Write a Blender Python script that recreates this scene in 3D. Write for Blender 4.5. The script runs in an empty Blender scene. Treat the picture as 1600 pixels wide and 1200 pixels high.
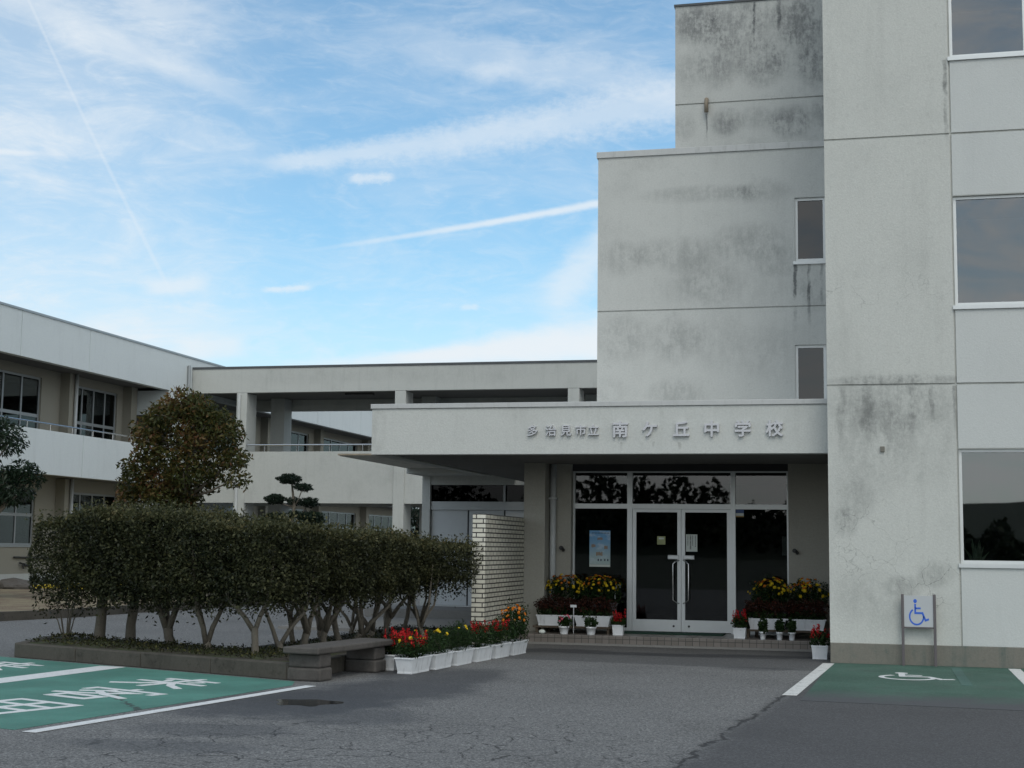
import bpy, bmesh, math, random
import numpy as np
from mathutils import Vector, Matrix

random.seed(7); RNG = np.random.default_rng(11)
S = bpy.context.scene
COL = S.collection
R = math.radians

# ------------------------------------------------------------------ camera
EYE = 1.5
FPX = 2242.3                      # focal length in pixels of a 1600 px wide frame
YAW, PITCH, ROLL = -0.24134, 0.11323, 0.012576
cy, sy, cp, sp, cr, sr = math.cos(YAW), math.sin(YAW), math.cos(PITCH), math.sin(PITCH), math.cos(ROLL), math.sin(ROLL)
FWD = Vector((sy*cp, cy*cp, sp)); _r = Vector((cy, -sy, 0)); _u = _r.cross(FWD)
RIGHT = _r*cr + _u*sr; UP = -_r*sr + _u*cr
cam = bpy.data.objects.new('camera', bpy.data.cameras.new('camera')); COL.objects.link(cam)
cam.data.sensor_width = 36; cam.data.lens = FPX/1600*36; cam.data.clip_end = 3000; cam.data.clip_start = .1
M = Matrix((RIGHT, UP, -FWD)).transposed().to_4x4(); M.translation = (0, 0, EYE)
cam.matrix_world = M
S.camera = cam

def ray(px, py): return FWD*FPX + RIGHT*(px-800) - UP*(py-600)
def azel(px, py):
    d = ray(px, py).normalized()
    return math.degrees(math.atan2(d.x, d.y)), math.degrees(math.asin(d.z))
def gnd(px, py, z=0):
    d = ray(px, py); t = (z-EYE)/d.z
    return Vector((d.x*t, d.y*t, z))

# ------------------------------------------------------------------ light and sky
SUN_EL, SUN_AZ = 52.0, 160.0      # high behind the camera, a little to the right, veiled by cloud
sun = bpy.data.objects.new('sun', bpy.data.lights.new('sun', 'SUN')); COL.objects.link(sun)
sun.data.energy = .88; sun.data.angle = R(28); sun.data.color = (1, .93, .82)
sd = Vector((math.sin(R(SUN_AZ))*math.cos(R(SUN_EL)), math.cos(R(SUN_AZ))*math.cos(R(SUN_EL)), math.sin(R(SUN_EL))))
sun.rotation_euler = sd.to_track_quat('Z', 'Y').to_euler()
S.view_settings.view_transform = 'Standard'; S.view_settings.look = 'None'
S.view_settings.exposure = 0.0; S.view_settings.gamma = 1

# ------------------------------------------------------------------ node helpers
def node(nt, t, ins=None, **props):
    n = nt.nodes.new(t)
    for k, v in props.items(): setattr(n, k, v)
    for k, v in (ins or {}).items():
        if isinstance(v, bpy.types.NodeSocket): nt.links.new(v, n.inputs[k])
        else: n.inputs[k].default_value = v
    return n
def mth(nt, op, a, b=0.0, c=None, clamp=False):
    i = {0: a, 1: b}
    if c is not None: i[2] = c
    return node(nt, 'ShaderNodeMath', i, operation=op, use_clamp=clamp).outputs[0]
def vscale(nt, v, s): return node(nt, 'ShaderNodeVectorMath', {0: v, 1: s}, operation='MULTIPLY').outputs[0]
def noise(nt, v, scale, detail=4, rough=.55, dist=0.0):
    return node(nt, 'ShaderNodeTexNoise', {'Vector': v, 'Scale': scale, 'Detail': detail, 'Roughness': rough, 'Distortion': dist}).outputs[0]
def smooth(nt, x, lo, hi):
    return node(nt, 'ShaderNodeMapRange', {0: x, 1: lo, 2: hi, 3: 0.0, 4: 1.0}, interpolation_type='SMOOTHSTEP', clamp=True).outputs[0]
def mixc(nt, f, a, b, blend='MIX'):
    n = node(nt, 'ShaderNodeMix', None, data_type='RGBA', blend_type=blend)
    for i, v in ((0, f), (6, a), (7, b)):
        if isinstance(v, bpy.types.NodeSocket): nt.links.new(v, n.inputs[i])
        else: n.inputs[i].default_value = v if not isinstance(v, tuple) or len(v) == 4 else (*v, 1)
    return n.outputs[2]
def new_mat(name):
    m = bpy.data.materials.new(name); m.use_nodes = True; nt = m.node_tree
    return m, nt, nt.nodes['Principled BSDF']
def setp(nt, p, **k):
    for key, v in k.items():
        key = key.replace('_', ' ')
        if isinstance(v, bpy.types.NodeSocket): nt.links.new(v, p.inputs[key])
        else: p.inputs[key].default_value = v if not (isinstance(v, tuple) and len(v) == 3) else (*v, 1)
def bump(nt, p, h, strength, dist=.01):
    b = node(nt, 'ShaderNodeBump', {'Height': h, 'Strength': strength, 'Distance': dist})
    nt.links.new(b.outputs[0], p.inputs['Normal'])
def pos(nt): return node(nt, 'ShaderNodeNewGeometry').outputs['Position']

# ------------------------------------------------------------------ world: Nishita sky with streaks of high cloud
W = bpy.data.worlds.new('World'); S.world = W; W.use_nodes = True
nt = W.node_tree; bg = nt.nodes['Background']
sky = node(nt, 'ShaderNodeTexSky', None, sky_type='NISHITA', sun_disc=False, sun_elevation=R(SUN_EL), sun_rotation=R(SUN_AZ),
           air_density=1.0, dust_density=1.0, ozone_density=1.4)
dirv = node(nt, 'ShaderNodeTexCoord').outputs['Generated']
sx = node(nt, 'ShaderNodeSeparateXYZ', {0: dirv})
az = mth(nt, 'MULTIPLY', mth(nt, 'ARCTAN2', sx.outputs[0], sx.outputs[1]), 57.2958)
el = mth(nt, 'MULTIPLY', mth(nt, 'ARCSINE', sx.outputs[2]), 57.2958)
ae = node(nt, 'ShaderNodeCombineXYZ', {0: az, 1: el, 2: 0.0}).outputs[0]
nA = noise(nt, vscale(nt, ae, (.16, .42, 1)), 1.0, 7, .62, .6)
nB = noise(nt, vscale(nt, ae, (.55, 1.1, 1)), 1.0, 6, .62, .4)
nC = noise(nt, vscale(nt, ae, (2.2, 3.2, 1)), 1.0, 5, .65)
cl = None
def addm(m):
    global cl
    cl = m if cl is None else mth(nt, 'SUBTRACT', mth(nt, 'ADD', cl, m), mth(nt, 'MULTIPLY', cl, m))   # screen
def streak(p0, p1, w0, w1, amt, fade=(.0, .25, .85, 1.0), rag=.5, nz=None):
    a0, e0 = azel(*p0); a1, e1 = azel(*p1)
    w0 /= 39.1; w1 /= 39.1                        # 39.1 px to the degree
    L = math.hypot(a1-a0, e1-e0); tx, ty = (a1-a0)/L, (e1-e0)/L
    da = mth(nt, 'SUBTRACT', az, a0); de = mth(nt, 'SUBTRACT', el, e0)
    t = mth(nt, 'DIVIDE', mth(nt, 'ADD', mth(nt, 'MULTIPLY', da, tx), mth(nt, 'MULTIPLY', de, ty)), L)
    d = mth(nt, 'ABSOLUTE', mth(nt, 'SUBTRACT', mth(nt, 'MULTIPLY', de, tx), mth(nt, 'MULTIPLY', da, ty)))
    w = mth(nt, 'MULTIPLY_ADD', t, w1-w0, w0)
    q = mth(nt, 'DIVIDE', d, mth(nt, 'MAXIMUM', w, .01))
    q = mth(nt, 'ADD', q, mth(nt, 'MULTIPLY', mth(nt, 'SUBTRACT', nC if nz is None else nz, .5), rag*2))
    m = mth(nt, 'SUBTRACT', 1.0, smooth(nt, q, .1, 1.15))
    m = mth(nt, 'MULTIPLY', m, smooth(nt, t, fade[0], fade[1]))
    m = mth(nt, 'MULTIPLY', m, mth(nt, 'SUBTRACT', 1.0, smooth(nt, t, fade[2], fade[3])))
    addm(mth(nt, 'MULTIPLY', m, amt))
# thin veil everywhere, thicker to the left and near the horizon
veil = smooth(nt, nA, .38, .72)
leftw = mth(nt, 'SUBTRACT', 1.0, smooth(nt, az, azel(0, 300)[0]+2, azel(520, 300)[0]))
loww = mth(nt, 'SUBTRACT', 1.0, smooth(nt, el, 3.5, 13.0))
vv = mth(nt, 'MULTIPLY', veil, mth(nt, 'ADD', .2, mth(nt, 'MULTIPLY', leftw, .2)))
vv = mth(nt, 'ADD', vv, mth(nt, 'ADD', mth(nt, 'MULTIPLY', loww, .40), mth(nt, 'MULTIPLY', leftw, .27)))
fine = mth(nt, 'MULTIPLY', smooth(nt, noise(nt, vscale(nt, ae, (.5, 1.5, 1)), 1.0, 8, .68, .8), .42, .75), .16)
addm(mth(nt, 'ADD', mth(nt, 'ADD', vv, fine), .09))
streak((380, 262), (1060, 155), 14, 52, .5, (0, .12, 1.3, 1.5), .55)
streak((380, 405), (945, 316), 3, 9, .75, (.05, .75, 1.3, 1.5), .3)
streak((40, -10), (305, 530), 3, 5, .24, (-.3, -.1, .75, .95), .15)
streak((30, 0), (440, 175), 34, 22, .42, (-.3, 0, .6, 1.05), .7, nB)
streak((540, 281), (622, 276), 8, 11, .55, (0, .2, .8, 1), 1.0)
streak((403, 453), (495, 448), 6, 8, .6, (0, .25, .75, 1), 1.0)
streak((715, 481), (752, 479), 6, 6, .4, (0, .3, .7, 1), .9)
streak((-10, 236), (70, 240), 6, 5, .6, (-.5, -.2, .6, 1), .4)
streak((580, 565), (960, 525), 8, 48, .92, (0, .2, 1.3, 1.6), .5, nB)
streak((400, 575), (960, 545), 14, 30, .6, (0, .3, 1.3, 1.6), .8, nB)
streak((830, 500), (1000, 330), 40, 46, .6, (0, .3, 1, 1.4), .6, nB)
streak((260, 545), (400, 540), 24, 24, .6, (0, .3, .7, 1), .6, nB)
streak((210, 450), (340, 440), 20, 24, .6, (0, .3, .7, 1), .7, nB)
streak((520, 40), (1000, 130), 60, 40, .3, (0, .4, 1.0, 1.4), .9, nB)
streak((715, 112), (830, 105), 14, 18, .3, (0, .3, .7, 1), .5)
# the sky of the half the picture does not show: broken bright cloud that lights the fronts
back0 = smooth(nt, mth(nt, 'SUBTRACT', mth(nt, 'MULTIPLY', sx.outputs[0], .75), mth(nt, 'MULTIPLY', sx.outputs[1], .65)), .05, .6)
back = mth(nt, 'MULTIPLY', back0, .74)
addm(mth(nt, 'MULTIPLY', back, mth(nt, 'ADD', .45, mth(nt, 'MULTIPLY', smooth(nt, nA, .36, .64), .85))))
cl = mth(nt, 'MINIMUM', cl, 1.0)
SKY_STR = .11
skyc = node(nt, 'ShaderNodeVectorMath', {0: sky.outputs[0], 1: (1.0, 1.45, 1.5)}, operation='MULTIPLY').outputs[0]
gl_ = mth(nt, 'MULTIPLY_ADD', back0, .55, 1.0)          # cloud near the sun is brighter
cl_c = mixc(nt, back0, (7.5, 8.05, 8.5, 1), (8.35, 8.3, 8.1, 1))
cloudc = node(nt, 'ShaderNodeVectorMath', {0: cl_c, 1: node(nt, 'ShaderNodeCombineXYZ', {0: gl_, 1: gl_, 2: gl_}).outputs[0]}, operation='MULTIPLY').outputs[0]
c = mixc(nt, cl, skyc, cloudc)
nt.links.new(c, bg.inputs[0]); bg.inputs[1].default_value = SKY_STR

# ------------------------------------------------------------------ materials
def wall_mat(name, col, streaks=.25, mottle=.25, stains=(), cracks=(), dark=(.10, .105, .11), axis=0, grain=.15, rough=.92, bmp=.35, runs=()):
    m, nt, p = new_mat(name); P = pos(nt)
    sxyz = node(nt, 'ShaderNodeSeparateXYZ', {0: P}); u = sxyz.outputs[axis]; z = sxyz.outputs[2]
    n1 = noise(nt, P, .9, 7, .66); n2 = noise(nt, P, 38, 3, .7)
    st = noise(nt, vscale(nt, P, (5, 5, .45)), 1.0, 6, .65)
    d = mth(nt, 'MULTIPLY', smooth(nt, n1, .45, .8), mottle)
    d = mth(nt, 'ADD', d, mth(nt, 'MULTIPLY', smooth(nt, st, .5, .78), streaks))
    if stains or runs:
        nz = noise(nt, vscale(nt, P, (3.4, 3.4, 2.3)), 1.0, 8, .72); nz2 = noise(nt, vscale(nt, P, (13, 13, 2.2)), 1.0, 6, .7)
        nz3 = noise(nt, vscale(nt, P, (15, 15, 11)), 1.0, 5, .75)
        tex = mth(nt, 'ADD', mth(nt, 'ADD', mth(nt, 'MULTIPLY', nz, .5), mth(nt, 'MULTIPLY', nz2, .2)), mth(nt, 'MULTIPLY', nz3, .3))
        texm = smooth(nt, tex, .41, .60)
        for (u0, z0, ru, rz, a) in stains:
            q = mth(nt, 'ADD', mth(nt, 'POWER', mth(nt, 'ABSOLUTE', mth(nt, 'DIVIDE', mth(nt, 'SUBTRACT', u, u0), ru)), 2.0),
                    mth(nt, 'POWER', mth(nt, 'ABSOLUTE', mth(nt, 'DIVIDE', mth(nt, 'SUBTRACT', z, z0), rz)), 2.0))
            k = mth(nt, 'SUBTRACT', 1.0, smooth(nt, mth(nt, 'ADD', q, mth(nt, 'MULTIPLY', mth(nt, 'SUBTRACT', nz, .5), 1.6)), .1, 1.1))
            d = mth(nt, 'ADD', d, mth(nt, 'MULTIPLY', mth(nt, 'MULTIPLY', k, mth(nt, 'MULTIPLY_ADD', texm, .88, .12)), a*.82))
        for (u0, z0, z1, w, a) in runs:      # thin run-off streaks from z1 (top) down to z0
            k = mth(nt, 'SUBTRACT', 1.0, smooth(nt, mth(nt, 'ABSOLUTE', mth(nt, 'ADD', mth(nt, 'SUBTRACT', u, u0), mth(nt, 'MULTIPLY', mth(nt, 'SUBTRACT', noise(nt, vscale(nt, P, (2, 2, 4)), 1.0, 5, .65), .5), w*3.2))), w*.3, w))
            k = mth(nt, 'MULTIPLY', k, mth(nt, 'MULTIPLY', smooth(nt, z, z0, z0+(z1-z0)*.6), mth(nt, 'SUBTRACT', 1.0, smooth(nt, z, z1-.01, z1))))
            d = mth(nt, 'ADD', d, mth(nt, 'MULTIPLY', mth(nt, 'MULTIPLY', k, smooth(nt, nz, .3, .65)), a))
    pit = noise(nt, P, 9, 6, .75)
    d = mth(nt, 'ADD', d, mth(nt, 'MULTIPLY', smooth(nt, pit, .52, .72), mottle*.7))
    if cracks:
        wv = node(nt, 'ShaderNodeVectorMath', {0: P, 1: vscale(nt, node(nt, 'ShaderNodeTexNoise', {'Vector': P, 'Scale': 5.0, 'Detail': 5.0}).outputs[1], (.3, .3, .3))}, operation='ADD').outputs[0]
        ed = node(nt, 'ShaderNodeTexVoronoi', {'Vector': wv, 'Scale': 2.3}, feature='DISTANCE_TO_EDGE').outputs[0]
        ln = mth(nt, 'SUBTRACT', 1.0, smooth(nt, ed, .002, .011))
        for (u0, z0, ru, rz, a) in cracks:
            q = mth(nt, 'ADD', mth(nt, 'POWER', mth(nt, 'ABSOLUTE', mth(nt, 'DIVIDE', mth(nt, 'SUBTRACT', u, u0), ru)), 2.0), mth(nt, 'POWER', mth(nt, 'ABSOLUTE', mth(nt, 'DIVIDE', mth(nt, 'SUBTRACT', z, z0), rz)), 2.0))
            d = mth(nt, 'ADD', d, mth(nt, 'MULTIPLY', mth(nt, 'MULTIPLY', ln, mth(nt, 'SUBTRACT', 1.0, smooth(nt, q, .5, 1.1))), a))
    d = mth(nt, 'MINIMUM', d, .93)
    c = mixc(nt, d, (*col, 1), (*dark, 1))
    g = mth(nt, 'MULTIPLY_ADD', mth(nt, 'SUBTRACT', n2, .5), grain*2.4, 1.0)
    c = mixc(nt, 1.0, c, node(nt, 'ShaderNodeCombineXYZ', {0: g, 1: g, 2: g}).outputs[0], 'MULTIPLY')
    setp(nt, p, Base_Color=c, Roughness=rough)
    p.inputs['Specular IOR Level'].default_value = .25
    bump(nt, p, noise(nt, P, 42, 5, .75), bmp*1.5, .008)
    return m
def plain(name, col, rough=.5, metal=0.0, var=.12, scale=6.0, spec=.5, grime=0.0):
    m, nt, p = new_mat(name); P = pos(nt)
    g = mth(nt, 'MULTIPLY_ADD', mth(nt, 'SUBTRACT', noise(nt, P, scale, 5, .6), .5), var*2.5, 1.0)
    c = mixc(nt, 1.0, (*col, 1), node(nt, 'ShaderNodeCombineXYZ', {0: g, 1: g, 2: g}).outputs[0], 'MULTIPLY')
    if grime:
        c = mixc(nt, mth(nt, 'MULTIPLY', smooth(nt, noise(nt, vscale(nt, P, (14, 14, 3)), 1.0, 5, .7), .5, .75), grime), c, (.12, .11, .09, 1))
    setp(nt, p, Base_Color=c, Roughness=rough, Metallic=metal); p.inputs['Specular IOR Level'].default_value = spec
    return m
def glass(name, tint, refl, fres=.8):
    m = bpy.data.materials.new(name); m.use_nodes = True; nt = m.node_tree; nt.nodes.remove(nt.nodes['Principled BSDF'])
    lw = node(nt, 'ShaderNodeFresnel', {'IOR': 1.5}).outputs[0]
    f = mth(nt, 'ADD', mth(nt, 'MULTIPLY', mth(nt, 'SUBTRACT', lw, .04), fres), refl, clamp=True)
    P = pos(nt)
    nb = node(nt, 'ShaderNodeBump', {'Height': noise(nt, P, 1.3, 2, .5), 'Strength': .012, 'Distance': .02})
    a = node(nt, 'ShaderNodeBsdfTransparent', {0: (*tint, 1)}).outputs[0]
    b = node(nt, 'ShaderNodeBsdfGlossy', {0: (.95, .97, 1, 1), 'Roughness': .012, 'Normal': nb.outputs[0]}).outputs[0]
    mx = node(nt, 'ShaderNodeMixShader', {0: f, 1: a, 2: b}).outputs[0]
    nt.links.new(mx, nt.nodes['Material Output'].inputs[0])
    return m
def leaf_mat(name, ramp, rough=.5, trans=.25):
    m, nt, p = new_mat(name)
    at = node(nt, 'ShaderNodeAttribute', None, attribute_name='tint')
    cr_ = node(nt, 'ShaderNodeValToRGB', {0: at.outputs['Fac']}); e = cr_.color_ramp.elements
    e[0].position = ramp[0][0]; e[0].color = (*ramp[0][1], 1); e[1].position = ramp[-1][0]; e[1].color = (*ramp[-1][1], 1)
    for q, c in ramp[1:-1]:
        x = e.new(q); x.color = (*c, 1)
    setp(nt, p, Base_Color=cr_.outputs[0], Roughness=rough); p.inputs['Specular IOR Level'].default_value = .18
    if trans:
        t = node(nt, 'ShaderNodeBsdfTranslucent', {0: cr_.outputs[0]})
        mx = node(nt, 'ShaderNodeMixShader', {0: trans, 1: p.outputs[0], 2: t.outputs[0]})
        nt.links.new(mx.outputs[0], nt.nodes['Material Output'].inputs[0])
    return m

WALL = wall_mat('office_stucco', (.525, .532, .50), .10, .16, cracks=((.85, 1.1, .45, .4, .5), (.1, 1.6, .6, .7, .35), (.6, 5.1, .8, .25, .2), (-.2, 5.0, .5, .2, .3)), stains=((.3, 3.5, 1.1, .5, .38), (.1, 2.95, .6, .9, .34), (.75, 3.1, .8, .9, .26), (-.1, 2.2, .3, .35, .4), (-.25, 1.9, .2, .25, .55), (.9, 1.2, .3, .22, .55), (.5, 1.05, .3, .18, .5), (.1, .85, .6, .5, .3), (.5, 3.83, 1.3, .09, .6)),
                runs=((1.17, 6.9, 8.3, .035, .8), (1.2, 3.0, 3.75, .03, .6), (-.3, 2.6, 3.76, .07, .35), (.05, 2.7, 3.76, .1, .3), (.62, 2.9, 3.76, .08, .35), (.9, 3.2, 3.76, .04, .4)), dark=(.14, .145, .14))
PANEL = wall_mat('infill_stucco', (.535, .55, .535), .05, .06, grain=.06)
STAIR = wall_mat('stair_stucco', (.545, .55, .525), .07, .16, stains=(
    (-1.75, 6.55, .8, .4, 0.48), (-1.3, 6.2, .6, .3, 0.36), (-3.9, 6.35, .55, .35, 0.40), (-3.0, 6.4, .9, .35, 0.40), (-2.5, 5.95, .6, .5, 0.28), (-2.6, 7.4, 1.2, .18, 0.40), (-1.5, 7.4, .5, .25, 0.32), (-1.9, 7.35, .35, .2, 0.32), (-3.4, 7.95, .4, .15, 0.20),
    (-3.9, 5.0, .6, .5, 0.40), (-3.0, 4.95, .5, .45, 0.48), (-2.3, 4.9, .6, .6, 0.24), (-1.5, 4.7, .6, .6, 0.24), (-3.0, 4.05, .6, .3, 0.44), (-4.1, 4.1, .4, .3, 0.20), (-2.2, 5.8, 1.8, .5, 0.18), (-.8, 5.7, .35, .45, 0.40)),
    runs=((-1.05, 4.9, 6.17, .04, 1.10), (-.83, 4.95, 6.17, .035, 0.80), (-.62, 5.3, 6.17, .03, 0.50)), dark=(.13, .135, .135))
TOWER = wall_mat('rooftop_stucco', (.53, .535, .51), .14, .2, stains=(
    (-2.7, 10.55, .5, .5, .95), (-1.9, 10.5, .7, .6, .75), (-.9, 10.5, .6, .55, .95), (-2.3, 9.85, .45, .6, .7), (-1.6, 9.75, .5, .5, .75), (-.7, 9.7, .35, .5, .8), (-2.8, 9.7, .35, .4, .4), (-1.1, 9.9, .5, .5, .4),
    (-1.1, 8.7, .45, .35, .8), (-2.2, 8.75, .35, .3, .65), (-2.9, 8.7, .25, .3, .35), (-.6, 8.85, .2, .35, .6), (-1.7, 8.8, .4, .25, .35)),
    runs=((-2.53, 8.3, 8.93, .02, .6), (-1.72, 10.0, 10.85, .03, .7), (-1.3, 10.1, 10.85, .05, .6)), dark=(.105, .11, .115))
CANOPY = wall_mat('canopy_stucco', (.52, .53, .505), .12, .14, stains=((-7.15, 3.25, .15, .5, .3),), runs=((-3.42, 2.88, 3.04, .025, .6), (-2.95, 2.95, 3.05, .03, .4), (-2.58, 2.9, 3.04, .03, .5)), dark=(.17, .17, .15))
BRIDGE = wall_mat('walkway_concrete', (.47, .48, .455), .16, .22, stains=((-14, 7.8, 4, .5, .2), (-20, 7.8, 4, .4, .2), (-18, 4.2, 3, .6, .12)), dark=(.2, .2, .19))
CLASSR = wall_mat('classroom_stucco', (.62, .655, .65), .12, .08, axis=1, dark=(.22, .23, .23))
CREAM = wall_mat('cream_paint', (.285, .27, .225), .08, .08, axis=1, dark=(.2, .18, .14))
BEIGE = wall_mat('entrance_beige', (.36, .345, .30), .08, .08, dark=(.15, .14, .12))
PLINTH = wall_mat('plinth_concrete', (.19, .18, .155), .6, .5, dark=(.08, .115, .105))
KERB = wall_mat('kerb_concrete', (.085, .078, .066), .4, .8, dark=(.025, .024, .02), grain=.2)
STONE = wall_mat('bench_stone', (.10, .092, .085), .4, .6, dark=(.035, .033, .03), grain=.2, bmp=.6)
PALE = wall_mat('pale_paving', (.21, .205, .195), .05, .3, dark=(.13, .125, .115))
ALU = plain('white_aluminium', (.62, .64, .64), .38, .3, .06)
ALUD = plain('grey_aluminium', (.33, .35, .36), .42, .4, .06)
STEEL = plain('brushed_steel', (.6, .6, .6), .25, 1.0, .05)
COPING = plain('coping_metal', (.47, .475, .465), .5, .2, .08, grime=.25)
DARKCOP = plain('dark_coping', (.07, .075, .08), .6)
PIPE = plain('pipe_paint', (.50, .515, .51), .45, 0, .08, grime=.2)
WHITEPL = plain('white_plastic', (.70, .72, .74), .45, 0, .1, 9, grime=.4)
PAPER = plain('paper', (.62, .66, .62), .8, 0, .04)
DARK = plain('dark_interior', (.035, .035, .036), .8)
SOFFIT = plain('soffit_paint', (.16, .155, .145), .85, 0, .15, 2)
BLACK = plain('black_metal', (.03, .03, .03), .5)
BROWNM = plain('bronze_post', (.13, .115, .12), .45, .3, .1)
SIGNW = plain('sign_face', (.66, .68, .70), .4, 0, .04)
BLUE = plain('sign_blue', (.03, .12, .55), .4, 0, .03)
RUST = plain('rusty_sheet', (.30, .25, .19), .8, .1, .5, 4, grime=.5)
PEEL = plain('peeling_paint', (.55, .54, .49), .8, 0, .35, 5, grime=.35)
WOOD = plain('weathered_wood', (.09, .07, .05), .85, 0, .3, 8)
SOIL = plain('potting_soil', (.035, .028, .02), .95, 0, .3, 30)
BARK = wall_mat('bark', (.17, .15, .12), .5, .5, dark=(.06, .055, .045), grain=.25, bmp=.9)
MATG = plain('green_mat', (.01, .045, .028), .95, 0, .3, 60)
YELLOWP = plain('yellow_paint', (.62, .45, .03), .7, 0, .25, 5)
LETTER = plain('letter_metal', (.52, .52, .54), .42, .35, .06)
CURTAIN = plain('curtain_cloth', (.42, .40, .33), .9, 0, .1)
GL_OFF = glass('office_glass', (.52, .56, .58), .115)
GL_STR = glass('stair_glass', (.25, .28, .3), .05)
GL_SIDE = glass('side_glass', (.2, .2, .2), .008)
GL_ENT = glass('entrance_glass', (.42, .44, .43), .045)
GL_CLS = glass('classroom_glass', (.33, .36, .35), .02, .35)

def line_paint(name, col, wear):
    m, nt, p = new_mat(name); P = pos(nt)
    w = mth(nt, 'MULTIPLY', smooth(nt, noise(nt, P, 9, 7, .72), .5, .72), wear)
    w2 = mth(nt, 'MULTIPLY', smooth(nt, noise(nt, P, 70, 3, .6), .52, .7), wear*.8)
    c = mixc(nt, mth(nt, 'MAXIMUM', w, w2), (*col, 1), (.12, .115, .105, 1))
    setp(nt, p, Base_Color=c, Roughness=.75); bump(nt, p, noise(nt, P, 90, 3, .7), .4, .006)
    return m
WHITEP = line_paint('white_road_paint', (.64, .65, .65), .42)
WORNP = line_paint('worn_road_paint', (.62, .62, .60), .75)
def green_paint(name, col, worn):
    m, nt, p = new_mat(name); P = pos(nt)
    a = noise(nt, P, 1.1, 6, .62); b = noise(nt, P, 60, 3, .7)
    s = noise(nt, vscale(nt, P, (1.2, .5, 1)), 1.3, 5, .6)
    c = mixc(nt, smooth(nt, a, .35, .7), (*col, 1), tuple(x*1.35+.01 for x in col)+(1,))
    c = mixc(nt, mth(nt, 'MULTIPLY', smooth(nt, s, .5, .75), worn), c, (.075, .08, .078, 1))
    g = mth(nt, 'MULTIPLY_ADD', mth(nt, 'SUBTRACT', b, .5), .5, 1.0)
    c = mixc(nt, 1.0, c, node(nt, 'ShaderNodeCombineXYZ', {0: g, 1: g, 2: g}).outputs[0], 'MULTIPLY')
    ag = node(nt, 'ShaderNodeSeparateXYZ', {0: node(nt, 'ShaderNodeTexVoronoi', {'Vector': P, 'Scale': 80.0}).outputs['Color']}).outputs[0]
    c = mixc(nt, mth(nt, 'MULTIPLY', smooth(nt, ag, .72, .95), .3), c, (.16, .20, .18, 1))
    c = mixc(nt, mth(nt, 'MULTIPLY', smooth(nt, noise(nt, P, 5.5, 7, .72), .56, .72), .35), c, (.06, .075, .068, 1))
    xyz = node(nt, 'ShaderNodeSeparateXYZ', {0: P}); wb = noise(nt, P, 3.0, 6, .7)
    dl = mth(nt, 'ADD', mth(nt, 'ADD', mth(nt, 'MULTIPLY', mth(nt, 'ADD', xyz.outputs[0], 7.56), .80), mth(nt, 'MULTIPLY', mth(nt, 'SUBTRACT', xyz.outputs[1], 13.54), .60)), mth(nt, 'MULTIPLY', mth(nt, 'SUBTRACT', wb, .5), .45))
    crk = mth(nt, 'MULTIPLY', mth(nt, 'SUBTRACT', 1.0, smooth(nt, mth(nt, 'ABSOLUTE', dl), .008, .03)), mth(nt, 'SUBTRACT', 1.0, smooth(nt, xyz.outputs[1], 13.5, 13.9)))
    c = mixc(nt, mth(nt, 'MULTIPLY', crk, .85), c, (.03, .032, .03, 1))
    setp(nt, p, Base_Color=c, Roughness=.8); bump(nt, p, mth(nt, 'ADD', noise(nt, P, 70, 4, .7), ag), .5, .008)
    return m, nt, p
GREENL, _, _ = green_paint('green_bay_paint', (.05, .165, .13), .18)
GREENR, nt, p = green_paint('worn_green_paint', (.032, .084, .060), .42)
_P = pos(nt); _y = node(nt, 'ShaderNodeSeparateXYZ', {0: _P}).outputs[1]
_w = smooth(nt, mth(nt, 'ADD', mth(nt, 'SUBTRACT', 15.9, _y), mth(nt, 'MULTIPLY', mth(nt, 'SUBTRACT', noise(nt, _P, 1.8, 6, .7), .5), 2.2)), -.5, .8)
_l = p.inputs['Base Color'].links[0].from_socket
nt.links.new(mixc(nt, _w, _l, (.068, .071, .076, 1)), p.inputs['Base Color'])
GREENO, _, _ = green_paint('old_mark_paint', (.042, .10, .083), .4)

# asphalt: pale aggregate, fine crazing in the foreground, damp dark patches with shade painted in at the step, newer darker surface to the right
ASPH, nt, p = new_mat('asphalt'); P = pos(nt); sz = node(nt, 'ShaderNodeSeparateXYZ', {0: P}); X, Y = sz.outputs[0], sz.outputs[1]
sp1 = noise(nt, P, 34, 4, .75); sp2 = node(nt, 'ShaderNodeSeparateXYZ', {0: node(nt, 'ShaderNodeTexVoronoi', {'Vector': P, 'Scale': 85.0}).outputs['Color']}).outputs[0]
big = noise(nt, P, .55, 6, .6); mid = noise(nt, P, 2.4, 6, .65)
v = mth(nt, 'ADD', mth(nt, 'MULTIPLY', smooth(nt, sp1, .36, .72), .35), mth(nt, 'MULTIPLY', mth(nt, 'POWER', sp2, 2.2), .65))
old = mixc(nt, v, (.056, .056, .056, 1), (.33, .328, .32, 1))
newer = mixc(nt, v, (.046, .046, .048, 1), (.13, .13, .134, 1))
def linemask(p0, p1, w, rag=.25):     # 1 on the right-hand side of the line p0->p1
    d = Vector((p1[0]-p0[0], p1[1]-p0[1])).normalized()
    s = mth(nt, 'SUBTRACT', mth(nt, 'MULTIPLY', mth(nt, 'SUBTRACT', X, p0[0]), d.y), mth(nt, 'MULTIPLY', mth(nt, 'SUBTRACT', Y, p0[1]), d.x))
    s = mth(nt, 'ADD', s, mth(nt, 'MULTIPLY', mth(nt, 'SUBTRACT', mid, .5), rag))
    return smooth(nt, s, -w, w), s
a0 = gnd(1050, 1200); a1 = gnd(1240, 1078)
mk, sd_ = linemask((a0.x, a0.y), (a1.x, a1.y), .16, .35)
mk2 = mth(nt, 'MULTIPLY', mk, mth(nt, 'SUBTRACT', 1.0, smooth(nt, Y, 24, 25)))
c = mixc(nt, mk2, old, newer)
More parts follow.
